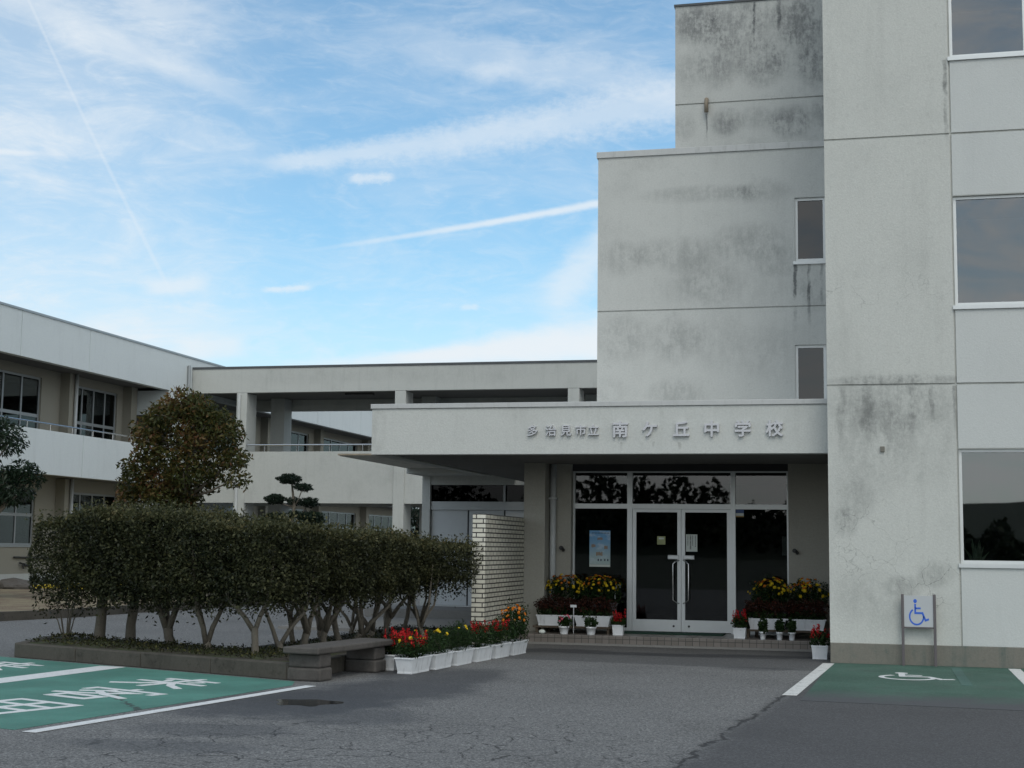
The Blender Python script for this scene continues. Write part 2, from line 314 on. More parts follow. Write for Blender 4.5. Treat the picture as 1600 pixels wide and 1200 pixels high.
b0 = gnd(800, 1029); b1 = gnd(1285, 1049)
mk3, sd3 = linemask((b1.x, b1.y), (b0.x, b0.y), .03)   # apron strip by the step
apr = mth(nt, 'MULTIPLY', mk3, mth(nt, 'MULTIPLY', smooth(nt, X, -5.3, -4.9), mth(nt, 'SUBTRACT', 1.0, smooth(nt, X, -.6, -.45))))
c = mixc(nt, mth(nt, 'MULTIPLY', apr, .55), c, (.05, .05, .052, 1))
# damp patches; those along the step also paint in ambient shade
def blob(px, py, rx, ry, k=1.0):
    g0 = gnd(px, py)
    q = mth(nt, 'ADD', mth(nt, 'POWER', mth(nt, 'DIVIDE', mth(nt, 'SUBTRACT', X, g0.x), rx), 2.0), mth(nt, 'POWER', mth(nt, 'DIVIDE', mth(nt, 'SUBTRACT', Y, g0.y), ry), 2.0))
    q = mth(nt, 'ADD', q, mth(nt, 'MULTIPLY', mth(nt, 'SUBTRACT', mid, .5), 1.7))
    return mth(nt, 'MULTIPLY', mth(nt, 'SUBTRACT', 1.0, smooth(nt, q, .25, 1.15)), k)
wet_shade = blob(500, 1095, 1.1, 1.7)
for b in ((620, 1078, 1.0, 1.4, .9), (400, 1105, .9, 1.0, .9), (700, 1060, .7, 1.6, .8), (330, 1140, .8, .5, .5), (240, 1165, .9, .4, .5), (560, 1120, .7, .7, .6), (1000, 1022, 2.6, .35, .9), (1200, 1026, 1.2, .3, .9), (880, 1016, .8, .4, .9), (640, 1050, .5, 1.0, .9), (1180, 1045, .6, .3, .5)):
    wet_shade = mth(nt, 'MAXIMUM', wet_shade, blob(*b))
c = mixc(nt, mth(nt, 'MULTIPLY', wet_shade, .78), c, (.03, .031, .035, 1))
# crazing
wp = node(nt, 'ShaderNodeVectorMath', {0: P, 1: vscale(nt, node(nt, 'ShaderNodeTexNoise', {'Vector': P, 'Scale': 2.2, 'Detail': 4.0}).outputs[1], (.5, .5, 0))}, operation='ADD').outputs[0]
ve = node(nt, 'ShaderNodeTexVoronoi', {'Vector': wp, 'Scale': 2.5}, feature='DISTANCE_TO_EDGE').outputs[0]
ck = mth(nt, 'SUBTRACT', 1.0, smooth(nt, ve, .004, .024))
ckm = mth(nt, 'MAXIMUM', blob(600, 1160, 2.9, 1.7), mth(nt, 'MAXIMUM', blob(330, 1190, 1.6, .9), mth(nt, 'MULTIPLY', blob(850, 1130, .9, .5), .7)))
ck = mth(nt, 'MULTIPLY', mth(nt, 'MULTIPLY', ck, ckm), smooth(nt, noise(nt, P, 1.7, 4, .6), .38, .55))
seam = mth(nt, 'SUBTRACT', 1.0, smooth(nt, mth(nt, 'ABSOLUTE', sd_), .006, .032))
seam = mth(nt, 'MULTIPLY', seam, mth(nt, 'MULTIPLY', mth(nt, 'SUBTRACT', 1.0, smooth(nt, Y, 15.5, 16)), smooth(nt, noise(nt, P, 2.3, 4, .6), .3, .5)))
ck = mth(nt, 'MAXIMUM', ck, seam)
c = mixc(nt, mth(nt, 'MULTIPLY', ck, .88), c, (.02, .02, .021, 1))
c = mixc(nt, smooth(nt, big, .45, .75), c, mixc(nt, .25, c, (.03, .03, .03, 1)))
rg = mth(nt, 'MULTIPLY_ADD', wet_shade, -.22, .86)
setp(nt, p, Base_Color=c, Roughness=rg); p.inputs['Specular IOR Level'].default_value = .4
bump(nt, p, mth(nt, 'SUBTRACT', v, mth(nt, 'MULTIPLY', ck, 2.0)), .55, .008)

GARDEN, nt, p = new_mat('dry_garden_ground'); P = pos(nt)
c = mixc(nt, smooth(nt, noise(nt, P, 1.6, 6, .65), .35, .65), (.22, .185, .115, 1), (.13, .085, .055, 1))
c = mixc(nt, smooth(nt, noise(nt, P, 30, 4, .7), .5, .7), c, (.28, .25, .16, 1)); setp(nt, p, Base_Color=c, Roughness=.95)
MOSS, nt, p = new_mat('mossy_soil'); P = pos(nt)
c = mixc(nt, smooth(nt, noise(nt, P, 3.2, 6, .65), .42, .6), (.03, .024, .016, 1), (.04, .05, .016, 1))
c = mixc(nt, smooth(nt, noise(nt, P, 45, 3, .7), .55, .75), c, (.07, .06, .03, 1)); setp(nt, p, Base_Color=c, Roughness=.95)
bump(nt, p, noise(nt, P, 25, 5, .7), .8, .03)
HILLM = plain('hill_woods', (.03, .04, .022), .95, 0, .4, .2)
WATER = bpy.data.materials.new('puddle_water'); WATER.use_nodes = True
_p = WATER.node_tree.nodes['Principled BSDF']; _p.inputs['Base Color'].default_value = (.03, .03, .031, 1); _p.inputs['Roughness'].default_value = .1
# glazed white bricks with open dark joints
BRICK, nt, p = new_mat('white_glazed_brick'); P = pos(nt); sz = node(nt, 'ShaderNodeSeparateXYZ', {0: P})
uv = node(nt, 'ShaderNodeCombineXYZ', {0: mth(nt, 'ADD', sz.outputs[0], sz.outputs[1]), 1: sz.outputs[2], 2: 0.0}).outputs[0]
bk = node(nt, 'ShaderNodeTexBrick', {'Vector': uv, 'Color1': (.64, .62, .53, 1), 'Color2': (.57, .545, .455, 1), 'Mortar': (.045, .042, .04, 1), 'Scale': 1.0, 'Mortar Size': .0085, 'Mortar Smooth': .15, 'Bias': 0.0, 'Brick Width': .21, 'Row Height': .0683}, offset=.5)
g = mth(nt, 'MULTIPLY_ADD', mth(nt, 'SUBTRACT', noise(nt, P, 3, 6, .65), .5), .5, 1.0)
c = mixc(nt, 1.0, bk.outputs[0], node(nt, 'ShaderNodeCombineXYZ', {0: g, 1: g, 2: g}).outputs[0], 'MULTIPLY')
setp(nt, p, Base_Color=c, Roughness=.4); bump(nt, p, mth(nt, 'SUBTRACT', 1.0, bk.outputs[1]), .9, .012)
# tiles of the entrance step
TILE, nt, p = new_mat('step_tile'); P = pos(nt); sz = node(nt, 'ShaderNodeSeparateXYZ', {0: P})
uv = node(nt, 'ShaderNodeCombineXYZ', {0: sz.outputs[0], 1: mth(nt, 'ADD', sz.outputs[1], sz.outputs[2]), 2: 0.0}).outputs[0]
bk = node(nt, 'ShaderNodeTexBrick', {'Vector': uv, 'Color1': (.17, .15, .135, 1), 'Color2': (.13, .115, .10, 1), 'Mortar': (.05, .046, .043, 1), 'Scale': 1.0, 'Mortar Size': .005, 'Brick Width': .108, 'Row Height': .4}, offset=0.0)
setp(nt, p, Base_Color=bk.outputs[0], Roughness=.38)

# leaves and flowers
HEDGEL = leaf_mat('hedge_leaf', ((0, (.013, .016, .010)), (.35, (.038, .043, .019)), (.7, (.085, .085, .038)), (1, (.17, .135, .065))), .5)
REDL = leaf_mat('reddish_leaf', ((0, (.02, .026, .008)), (.42, (.05, .058, .016)), (.62, (.10, .075, .022)), (.82, (.115, .05, .026)), (1, (.16, .125, .04))), .45)
DARKL = leaf_mat('dark_leaf', ((0, (.008, .016, .009)), (.6, (.018, .034, .018)), (1, (.05, .06, .05))), .4)
PINEL = leaf_mat('pine_needles', ((0, (.006, .012, .008)), (.6, (.012, .024, .013)), (1, (.022, .036, .02))), .6, .1)
SALL = leaf_mat('bedding_leaf', ((0, (.008, .018, .006)), (.6, (.022, .05, .014)), (1, (.06, .085, .03))), .45)
BRONZL = leaf_mat('dark_red_leaf', ((0, (.016, .012, .008)), (.5, (.045, .018, .012)), (1, (.12, .03, .02))), .5)
FLRED = leaf_mat('red_petals', ((0, (.28, .006, .012)), (1, (.62, .03, .03))), .5)
FLPINK = leaf_mat('pink_petals', ((0, (.45, .02, .08)), (1, (.65, .16, .2))), .5)
FLYEL = leaf_mat('yellow_petals', ((0, (.55, .33, .01)), (1, (.75, .56, .03))), .6)
FLORA = leaf_mat('orange_petals', ((0, (.45, .10, .01)), (1, (.65, .22, .02))), .6)
FERN = leaf_mat('sapling_leaf', ((0, (.012, .02, .008)), (.7, (.035, .045, .018)), (1, (.08, .055, .03))), .5)
WOODS = leaf_mat('wood_foliage', ((0, (.010, .016, .008)), (1, (.04, .05, .02))), .7, .1)

# ------------------------------------------------------------------ mesh builder
ROOT = {}
class MB:
    def __init__(s): s.v = []; s.f = []
    def quad(s, a, b, c, d):
        i = len(s.v); s.v += [tuple(a), tuple(b), tuple(c), tuple(d)]; s.f.append((i, i+1, i+2, i+3)); return s
    def box(s, x0, x1, y0, y1, z0, z1):
        i = len(s.v)
        s.v += [(x0, y0, z0), (x1, y0, z0), (x1, y1, z0), (x0, y1, z0), (x0, y0, z1), (x1, y0, z1), (x1, y1, z1), (x0, y1, z1)]
        s.f += [tuple(i+k for k in q) for q in ((0, 3, 2, 1), (4, 5, 6, 7), (0, 1, 5, 4), (1, 2, 6, 5), (2, 3, 7, 6), (3, 0, 4, 7))]; return s
    def mbox(s, mp, u0, u1, v0, v1, d0, d1):      # box in wall coordinates: u along, v up, d into the wall
        i = len(s.v)
        s.v += [mp(u, v, d) for d in (d0, d1) for u, v in ((u0, v0), (u1, v0), (u1, v1), (u0, v1))]
        s.f += [tuple(i+k for k in q) for q in ((0, 1, 2, 3), (7, 6, 5, 4), (0, 4, 5, 1), (1, 5, 6, 2), (2, 6, 7, 3), (3, 7, 4, 0))]; return s
    def prism(s, pts, z0, z1):
        n = len(pts); i = len(s.v)
        s.v += [(x, y, z0) for x, y in pts] + [(x, y, z1) for x, y in pts]
        s.f += [tuple(range(i+n-1, i-1, -1)), tuple(range(i+n, i+2*n))]
        s.f += [(i+k, i+(k+1) % n, i+n+(k+1) % n, i+n+k) for k in range(n)]; return s
    def tube(s, pts, rad, n=8, cap=True):
        pts = [Vector(q) for q in pts]; rad = rad if hasattr(rad, '__len__') else [rad]*len(pts)
        i0 = len(s.v); prev = None
        for k, q in enumerate(pts):
            t = (pts[min(k+1, len(pts)-1)]-pts[max(k-1, 0)]).normalized()
            a = prev if prev is not None else (Vector((0, 0, 1)) if abs(t.z) < .9 else Vector((1, 0, 0)))
            a = (a - t*a.dot(t)).normalized(); prev = a; b = t.cross(a)
            s.v += [tuple(q+(a*math.cos(2*math.pi*j/n)+b*math.sin(2*math.pi*j/n))*rad[k]) for j in range(n)]
        for k in range(len(pts)-1):
            for j in range(n):
                s.f.append((i0+k*n+j, i0+k*n+(j+1) % n, i0+(k+1)*n+(j+1) % n, i0+(k+1)*n+j))
        if cap:
            s.f.append(tuple(i0+j for j in range(n-1, -1, -1))); s.f.append(tuple(i0+(len(pts)-1)*n+j for j in range(n)))
        return s
    def lathe(s, prof, cx=0, cy_=0, n=20):
        i0 = len(s.v)
        for r_, z in prof: s.v += [(cx+r_*math.cos(2*math.pi*j/n), cy_+r_*math.sin(2*math.pi*j/n), z) for j in range(n)]
        for k in range(len(prof)-1):
            for j in range(n): s.f.append((i0+k*n+j, i0+k*n+(j+1) % n, i0+(k+1)*n+(j+1) % n, i0+(k+1)*n+j))
        s.f.append(tuple(i0+j for j in range(n-1, -1, -1))); s.f.append(tuple(i0+(len(prof)-1)*n+j for j in range(n)))
        return s
    def build(s, name, mat, parent=None, bevel=0, smooth_=False, recalc=True):
        org = Vector(ROOT.get(parent.name, (0, 0, 0))) if parent else Vector((0, 0, 0))
        me = bpy.data.meshes.new(name)
        me.from_pydata([tuple(Vector(q)-org) for q in s.v], [], s.f)
        if recalc:
            bm = bmesh.new(); bm.from_mesh(me); bmesh.ops.recalc_face_normals(bm, faces=bm.faces); bm.to_mesh(me); bm.free()
        me.materials.append(mat)
        o = bpy.data.objects.new(name, me); COL.objects.link(o)
        if parent: o.parent = parent; ROOT[o.name] = tuple(org)
        if bevel:
            b = o.modifiers.new('bevel', 'BEVEL'); b.width = bevel; b.segments = 2; b.limit_method = 'ANGLE'
        if smooth_:
            for q in me.polygons: q.use_smooth = True
        return o
def tag(o, label=None, cat=None, group=None, kind=None):
    for k, v in (('label', label), ('category', cat), ('group', group), ('kind', kind)):
        if v: o[k] = v
    return o
def thing(name, label, cat, loc=(0, 0, 0), group=None):
    o = bpy.data.objects.new(name, None); COL.objects.link(o); o.location = loc; o.empty_display_size = .2
    ROOT[o.name] = tuple(loc); return tag(o, label, cat, group)
def struct(name, mb, mat, **k): return tag(mb.build(name, mat, **k), kind='structure')
def dup(o, loc, rz=0, label=None, scale=1.0):
    c = o.copy(); COL.objects.link(c); c.location = loc; c.rotation_euler = (0, 0, rz); c.scale = (scale,)*3
    if label: c['label'] = label
    def kids(a, b):
        for ch in a.children:
            d = ch.copy(); COL.objects.link(d); d.parent = b; kids(ch, d)
    kids(o, c); return c

def leaves(name, mat, parent, pts, nrm, size, tint, aspect=.5, fold=.25, droop=0.0):
    """one mesh of small folded leaves: pts (n,3), nrm (n,3) outward hints, size (n,), tint (n,)"""
    n = len(pts); org = np.array(ROOT.get(parent.name, (0, 0, 0))) if parent else np.zeros(3)
    d = RNG.normal(size=(n, 3)) + nrm*.9; d[:, 2] -= droop; d /= np.linalg.norm(d, axis=1)[:, None]
    a = RNG.normal(size=(n, 3)); sde = np.cross(d, a); sde /= np.linalg.norm(sde, axis=1)[:, None]; up = np.cross(sde, d)
    L = size[:, None]; w = L*aspect*.5
    base = pts-d*L*.5; tip = pts+d*L*.5; m = pts - d*L*.05
    l = m+sde*w+up*w*fold; r = m-sde*w+up*w*fold
    v = np.stack([base, r, tip, l], 1).reshape(-1, 3)-org
    me = bpy.data.meshes.new(name)
    me.vertices.add(n*4); me.vertices.foreach_set('co', v.astype(np.float32).ravel())
    me.loops.add(n*4); me.loops.foreach_set('vertex_index', np.arange(n*4, dtype=np.int32))
    me.polygons.add(n); me.polygons.foreach_set('loop_start', np.arange(0, n*4, 4, dtype=np.int32))
    me.update(calc_edges=True)
    at = me.attributes.new('tint', 'FLOAT', 'FACE'); at.data.foreach_set('value', np.clip(tint, 0, 1).astype(np.float32))
    me.materials.append(mat)
    o = bpy.data.objects.new(name, me); COL.objects.link(o)
    if parent: o.parent = parent; ROOT[o.name] = tuple(org)
    return o
def nvec(v): return v/np.maximum(np.linalg.norm(v, axis=1), 1e-6)[:, None]
def sphere_pts(n, lo=.0):
    d = nvec(RNG.normal(size=(n, 3))); r = (lo**3+(1-lo**3)*RNG.random(n))**(1/3)
    return d, d*r[:, None]

def grid_wall(mb, mp, us, vs, depth):
    """height-field wall: depth(u,v) -> recess of that cell, or None for an opening 0.16 deep"""
    us = sorted(set(us)); vs = sorted(set(vs)); nu, nv = len(us)-1, len(vs)-1
    D = [[depth((us[i]+us[i+1])/2, (vs[j]+vs[j+1])/2) for j in range(nv)] for i in range(nu)]
    dd = lambda q: .16 if q is None else q
    for i in range(nu):
        for j in range(nv):
            q = D[i][j]
            if q is not None:
                mb.quad(mp(us[i], vs[j], q), mp(us[i+1], vs[j], q), mp(us[i+1], vs[j+1], q), mp(us[i], vs[j+1], q))
            if i+1 < nu and dd(D[i][j]) != dd(D[i+1][j]):
                a, b = dd(D[i][j]), dd(D[i+1][j]); u = us[i+1]
                mb.quad(mp(u, vs[j], a), mp(u, vs[j], b), mp(u, vs[j+1], b), mp(u, vs[j+1], a))
            if j+1 < nv and dd(D[i][j]) != dd(D[i][j+1]):
                a, b = dd(D[i][j]), dd(D[i][j+1]); v = vs[j+1]
                mb.quad(mp(us[i], v, a), mp(us[i], v, b), mp(us[i+1], v, b), mp(us[i+1], v, a))
def faceY(Y0): return lambda u, v, d: (u, Y0+d, v)
def faceX(X0): return lambda u, v, d: (X0-d, u, v)
def window(root, mp, u0, u1, v0, v1, mull=(), trans=(), fw=.045, mat=None, gl=None, d=.06, sill=True, name='window', th=.05):
    mat = mat or ALU; f = MB()
    f.mbox(mp, u0, u0+fw, v0, v1, d, d+th); f.mbox(mp, u1-fw, u1, v0, v1, d, d+th)
    f.mbox(mp, u0+fw, u1-fw, v0, v0+fw, d, d+th); f.mbox(mp, u0+fw, u1-fw, v1-fw, v1, d, d+th)
    for m_ in mull: f.mbox(mp, m_-fw*.5, m_+fw*.5, v0+fw, v1-fw, d+.002, d+th-.002)
    for t_ in trans: f.mbox(mp, u0+fw, u1-fw, t_-fw*.7, t_+fw*.7, d+.004, d+th-.004)
    w = f.build(name, mat, root)
    MB().mbox(mp, u0+fw*.6, u1-fw*.6, v0+fw*.6, v1-fw*.6, d+th*.45, d+th*.45+.006).build('pane', gl or GL_OFF, w)
    if sill: MB().mbox(mp, u0-.03, u1+.03, v0-.055, v0-.002, -.03, d+th).build('sill', mat, w)
    return w

# ================================================================== SETTING
struct('ground', MB().quad((-400, -200, 0), (400, -200, 0), (400, 500, 0), (-400, 500, 0)), ASPH)
# raised garden strip in front of the classroom building, with its kerb
kl = [(-16.3, 10), (-15.9, 24.3), (-15.45, 26), (-15.3, 28.4), (-14.95, 30.5), (-14.8, 33.5), (-14.6, 37), (-16.2, 37.8)]
g = MB(); g.prism([(-24.2, 10)] + kl + [(-24.2, 37.8)], .0, .14); struct('garden_ground', g, GARDEN)
k = MB()
for a, b in zip(kl[:-1], kl[1:]):
    a_, b_ = Vector(a), Vector(b); t = (b_-a_).normalized(); n_ = Vector((t.y, -t.x))*.14; b_ = b_ - t*.012
    k.prism([tuple(a_), tuple(b_), tuple(b_+n_), tuple(a_+n_)][::-1], 0, .17)
struct('garden_kerb', k, KERB)
g = MB(); g.box(-24.95, -24.2, 10, 48, 0, .16); struct('yellow_pavement_strip', g, YELLOWP)
g = MB().prism([(-10.2, 24.2), (-7.2, 24.0), (-6.2, 24.5), (-6.2, 29.9), (-10.3, 29.9)], 0, .05); struct('side_entrance_paving', g, PALE)
g = MB().box(-10.0, -6.2, 28.2, 29.98, .05, .22); struct('side_entrance_step', g, PALE)

# kerbed hedge bed, L-shaped
front0, front1 = Vector((-10.75, 16.83)), Vector((-6.28, 15.18))
bed = [(-10.75, 16.83), (-6.28, 15.18), (-6.1, 15.28), (-5.98, 20.55), (-5.98, 22.8), (-7.45, 22.8), (-7.75, 17.15), (-10.9, 18.42), (-11.15, 18.15)]
cx_, cy_ = -7.6, 17.6
def kerb_run(mb, p0, p1, w=.15, h=.185, piece=.62, z0=0.0):
    p0, p1 = Vector(p0), Vector(p1); L = (p1-p0).length; n = max(1, round(L/piece)); t = (p1-p0)/L; nn = Vector((-t.y, t.x))
    for i in range(n):
        a = p0+t*(L*i/n+.004); b = p0+t*(L*(i+1)/n-.004); j = random.uniform(-.006, .006); hh = h+random.uniform(-.008, .006)
        q = [a+nn*j, b+nn*j, b+nn*(w+j), a+nn*(w+j)]
        mb.prism([tuple(x) for x in q], z0, hh)
k = MB()
for a, b in zip(bed, bed[1:]+bed[:1]): kerb_run(k, a, b, piece=1.1)
struct('hedge_bed_kerb', k, KERB, bevel=.012)
m = MB(); n0 = len(bed)
inner = []
for i in range(n0):
    a, b, c2 = Vector(bed[i-1]), Vector(bed[i]), Vector(bed[(i+1) % n0]); t1 = (b-a).normalized(); t2 = (c2-b).normalized()
    nn = (Vector((-t1.y, t1.x))+Vector((-t2.y, t2.x))).normalized(); inner.append(b+nn*.13)
bm = bmesh.new(); bm.faces.new([bm.verts.new((q.x, q.y, .165)) for q in inner]); bmesh.ops.triangulate(bm, faces=bm.faces)
bmesh.ops.subdivide_edges(bm, edges=bm.edges, cuts=7, use_grid_fill=True)
for q in bm.verts:
    if not q.is_boundary: q.co.z += random.uniform(0, .035)+.02*math.sin(q.co.x*3.1)*math.sin(q.co.y*2.3)
me = bpy.data.meshes.new('hedge_bed_soil'); bm.to_mesh(me); bm.free(); me.materials.append(MOSS)
o = bpy.data.objects.new('hedge_bed_soil', me); COL.objects.link(o); tag(o, kind='structure')
# little moss mounds and weeds over the soil
n = 5200; pp = []
while len(pp) < n:
    t = random.random()
    if random.random() < .6:
        q = Vector((-10.7, 17.6)).lerp(Vector((-6.6, 16.0)), t) + Vector((random.uniform(-.1, .1), random.uniform(-.62, .6)))
    else: q = Vector((-6.9+random.uniform(-.55, .6), random.uniform(16, 22.6)))
    pp.append((q.x, q.y, .17+.03+abs(random.gauss(0, .02))+(.07*math.exp(-((q.x+10.35)**2+(q.y-17.5)**2)/.08))))
pp = np.array(pp)
o = leaves('ground_moss', leaf_mat('moss_leaf', ((0, (.014, .014, .006)), (.7, (.03, .038, .012)), (1, (.09, .08, .03))), .8, 0), None, pp, np.tile([0, 0, .6], (n, 1)), RNG.uniform(.02, .05, n), RNG.random(n)**1.6)
tag(o, kind='stuff')

# green visitor bays on the left
struct('visitor_parking_bay', MB().prism([(-6.62, 10.42), (-5.98, 14.62), (-6.12, 15.03), (-10.75, 16.75), (-13.5, 17.8), (-14.5, 12.6)], .001, .004), GREENL)
def strip(p0, p1, w, mat, name, z=.008, rag=0):
    p0, p1 = Vector(p0), Vector(p1); t = (p1-p0).normalized(); nn = Vector((-t.y, t.x))*w/2
    return struct(name, MB().prism([tuple(p0-nn), tuple(p1-nn), tuple(p1+nn), tuple(p0+nn)], z-.003, z), mat)
strip((-6.42, 10.31), (-5.76, 14.6), .13, WHITEP, 'bay_line')
strip((-9.3, 11.3), (-8.86, 15.98), .36, WHITEP, 'bay_line')
U = Vector((.925, -.38)).normalized(); V = Vector((.35, .937)).normalized()
def glyph_mesh(ch, off=0.0, ext=0.0, res=4, bev=0.0):
    cu = bpy.data.curves.new('glyph', 'FONT'); cu.body = ch; cu.offset = off; cu.extrude = ext; cu.resolution_u = res; cu.bevel_depth = bev
    o = bpy.data.objects.new('glyph', cu); COL.objects.link(o); bpy.context.view_layer.update()
    me = bpy.data.meshes.new_from_object(o.evaluated_get(bpy.context.evaluated_depsgraph_get()))
    vs = [v.co.copy() for v in me.vertices]; fs = [tuple(p_.vertices) for p_ in me.polygons]
    bpy.data.objects.remove(o); bpy.data.curves.remove(cu); bpy.data.meshes.remove(me)
    return vs, fs
def stroke(mb, pts, w, mp, t=.002, e=0.0):
    pts = [Vector(q) for q in pts]; L = []
    for i, q in enumerate(pts):
        a = (q-pts[i-1]).normalized() if i else None; b = (pts[i+1]-q).normalized() if i+1 < len(pts) else None
        d = ((a or b)+(b or a)).normalized(); n_ = Vector((-d.y, d.x)); k_ = 1/max(.45, abs(n_.dot(Vector((-(a or b).y, (a or b).x)))))
        L.append((q+n_*w/2*k_, q-n_*w/2*k_))
    for i in range(len(L)-1):
        a, b = L[i], L[i+1]; c4 = [a[0], a[1], b[1], b[0]]; i0 = len(mb.v)
        mb.v += [mp(q.x, q.y, -e) for q in c4]+[mp(q.x, q.y, t) for q in c4]
        mb.f += [tuple(i0+x for x in f) for f in ((0, 1, 2, 3), (7, 6, 5, 4), (0, 4, 5, 1), (1, 5, 6, 2), (2, 6, 7, 3), (3, 7, 4, 0))]
GLY = {'来': [[(.15, .80), (.85, .80)], [(.27, .72), (.36, .56)], [(.73, .72), (.64, .56)], [(.05, .47), (.95, .47)], [(.5, .98), (.5, 0)], [(.47, .46), (.30, .24), (.03, .06)], [(.53, .46), (.70, .24), (.97, .06)]],
       '客': [[(.5, 1.02), (.5, .88)], [(.07, .68), (.07, .86), (.93, .86), (.93, .68)], [(.40, .80), (.32, .66), (.15, .54)], [(.35, .70), (.72, .70), (.58, .54), (.36, .41), (.04, .30)], [(.36, .60), (.58, .44), (.97, .30)], [(.27, .0), (.27, .27), (.73, .27), (.73, .0)], [(.27, .04), (.73, .04)]],
       '用': [[(.05, 0), (.16, .35), (.16, .95), (.88, .95), (.88, .04), (.70, .04)], [(.16, .65), (.88, .65)], [(.16, .36), (.88, .36)], [(.53, .95), (.53, 0)]]}
def paint_chars(name, items, w, h):
    for ch, cxy in items:
        mb = MB()
        for k, st in enumerate(GLY[ch]):
            def mp_(x, y, d):
                a = Vector(cxy)+U*(x-.5)*w+V*(y-.5)*h; return (a.x, a.y, .0065-d)
            stroke(mb, st, .085, mp_, .002, .0003*k)
        struct(name, mb, WHITEP)
paint_chars('painted_character', (('来', (-7.27, 14.42)), ('客', (-7.4, 13.16)), ('用', (-7.62, 11.88)), ('来', (-10.17, 15.66)), ('客', (-10.3, 14.4)), ('用', (-10.52, 13.12))), 1.16, .95)

# disabled bay on the right
struct('disabled_parking_bay', MB().prism([(-.66, 15.0), (2.6, 14.7), (2.6, 20.13), (-.45, 20.13)], .001, .004), GREENR)
strip((-.79, 15.45), (-.5, 19.98), .15, WORNP, 'bay_line'); strip((1.78, 15.2), (1.86, 20.0), .15, WORNP, 'bay_line')
strip((1.1, 17.3), (1.12, 19.9), .12, GREENO, 'old_bay_mark', .007)
def wheelchair(mb, mp, w=.1):
    """access symbol in a unit square"""
    stroke(mb, [(.36, .80), (.36, .42), (.70, .42), (.84, .12), (1.0, .17)], w, mp, .002, .0006)
    stroke(mb, [(.36, .62), (.62, .62)], w*.85, mp, .002, .0003)
    stroke(mb, [(.24+.0, .56)]+[(.42+.33*math.cos(a), .27+.33*math.sin(a)) for a in [R(x) for x in range(135, 365, 12)]], w*.85, mp, .002, 0)
    i0 = len(mb.v); nn = 16
    for d in (0, .002): mb.v += [mp(.36+.085*math.cos(2*math.pi*j/nn), .92+.085*math.sin(2*math.pi*j/nn), d) for j in range(nn)]
    mb.f += [tuple(i0+j for j in range(nn)), tuple(i0+nn+j for j in range(nn-1, -1, -1))]+[(i0+j, i0+nn+j, i0+nn+(j+1) % nn, i0+(j+1) % nn) for j in range(nn)]
mb = MB(); wheelchair(mb, lambda x, y, d: (.08+.92*x, 17.88+.95*y, .008-d), .085); struct('bay_wheelchair_mark', mb, WHITEP)
# puddle
pc = gnd(478, 1098); mb = MB(); n = 40
mb.prism([(pc.x+.3*math.cos(2*math.pi*i/n)*(1+.22*math.sin(3*2*math.pi*i/n)+.1*math.sin(7*2*math.pi*i/n+1)), pc.y+.34*math.sin(2*math.pi*i/n)*(1+.2*math.cos(2*2*math.pi*i/n)+.12*math.sin(5*2*math.pi*i/n))) for i in range(n)], -.01, .0016)
struct('puddle', mb, WATER)
# hills and a wood behind the camera: seen only mirrored in the windows
m = MB(); xs = [x*8 for x in range(-40, 41)]
hh = lambda x: 6+3*math.sin(x*.021+1)+2*math.sin(x*.057)+1.0*math.sin(x*.13+2)
for a, b in zip(xs[:-1], xs[1:]): m.quad((a, -170, 0), (b, -170, 0), (b, -215, hh(b)), (a, -215, hh(a))); m.quad((a, -215, hh(a)), (b, -215, hh(b)), (b, -300, 0), (a, -300, 0))
struct('hills', m, HILLM)
def tops(x):        # height of the wooded bank
    return 2.6+3.3/(1+math.exp((x+4)*.55))+.7*math.sin(x*.33+.6)+.5*math.sin(x*.9)+.35*math.sin(x*2.3+1)
m = MB(); xs = [x*2.5 for x in range(-40, 31)]
for a, b in zip(xs[:-1], xs[1:]):
    for (ya, ka), (yb, kb) in (((-7, 0), (-50, .18)), ((-50, .18), (-56, .72)), ((-56, .72), (-66, .8)), ((-66, .8), (-74, 0))): m.quad((a, ya, tops(a)*ka), (b, ya, tops(b)*ka), (b, yb, tops(b)*kb), (a, yb, tops(a)*kb))  # near slope added to keep bright far asphalt out of the door reflections
struct('wooded_bank', m, HILLM)
n = 26000; xx = RNG.uniform(-85, 60, n); yy = RNG.uniform(-60, -51, n); hx = np.array([tops(x) for x in xx])
zz = hx*np.clip(.25+.75*(-50-yy)/6, 0, 1)*RNG.uniform(.55, 1.0, n)+np.maximum(0, np.sin(xx*1.7)*np.sin(xx*.61+2))*RNG.random(n)*1.2
pp = np.stack([xx, yy, zz], 1)
o = leaves('wood', WOODS, None, pp, np.zeros((n, 3)), RNG.uniform(.3, .75, n), RNG.random(n), .7); tag(o, kind='stuff')

# ================================================================== SCHOOL BUILDING (office block, stair block, entrance)
YF = 20.137; XL = -.48
B = thing('school_building', 'grey concrete school building with a wide canopy over its glazed entrance', 'building', (XL, YF, 0))
mp = faceY(YF); wins = [(1.235, 5.2, 1.36, 2.89), (1.235, 5.2, 4.84, 6.36), (1.235, 5.2, 8.33, 9.86)]
J = .013; hz = [3.77, 7.24, 10.71]; vj = 1.222
def dep(u, v):
    for (a, b, c_, d_) in wins:
        if a < u < b and c_ < v < d_: return None
    if any(abs(v-h_) < J for h_ in hz) or abs(u-vj) < .011 or abs(u-5.22) < .011: return .02
    return 0.0
us = [XL, vj-.011, vj+.011, 5.209, 5.231, 14]+[w_[i] for w_ in wins for i in (0, 1)]
vs = [.275, 12.4]+[h_+s_ for h_ in hz for s_ in (-J, J)]+[w_[i] for w_ in wins for i in (2, 3)]
m = MB(); grid_wall(m, mp, us, vs, lambda u, v: dep(u, v) if u < vj+.011 else (None if dep(u, v) is None else (dep(u, v) if dep(u, v) > 0 else .0)))
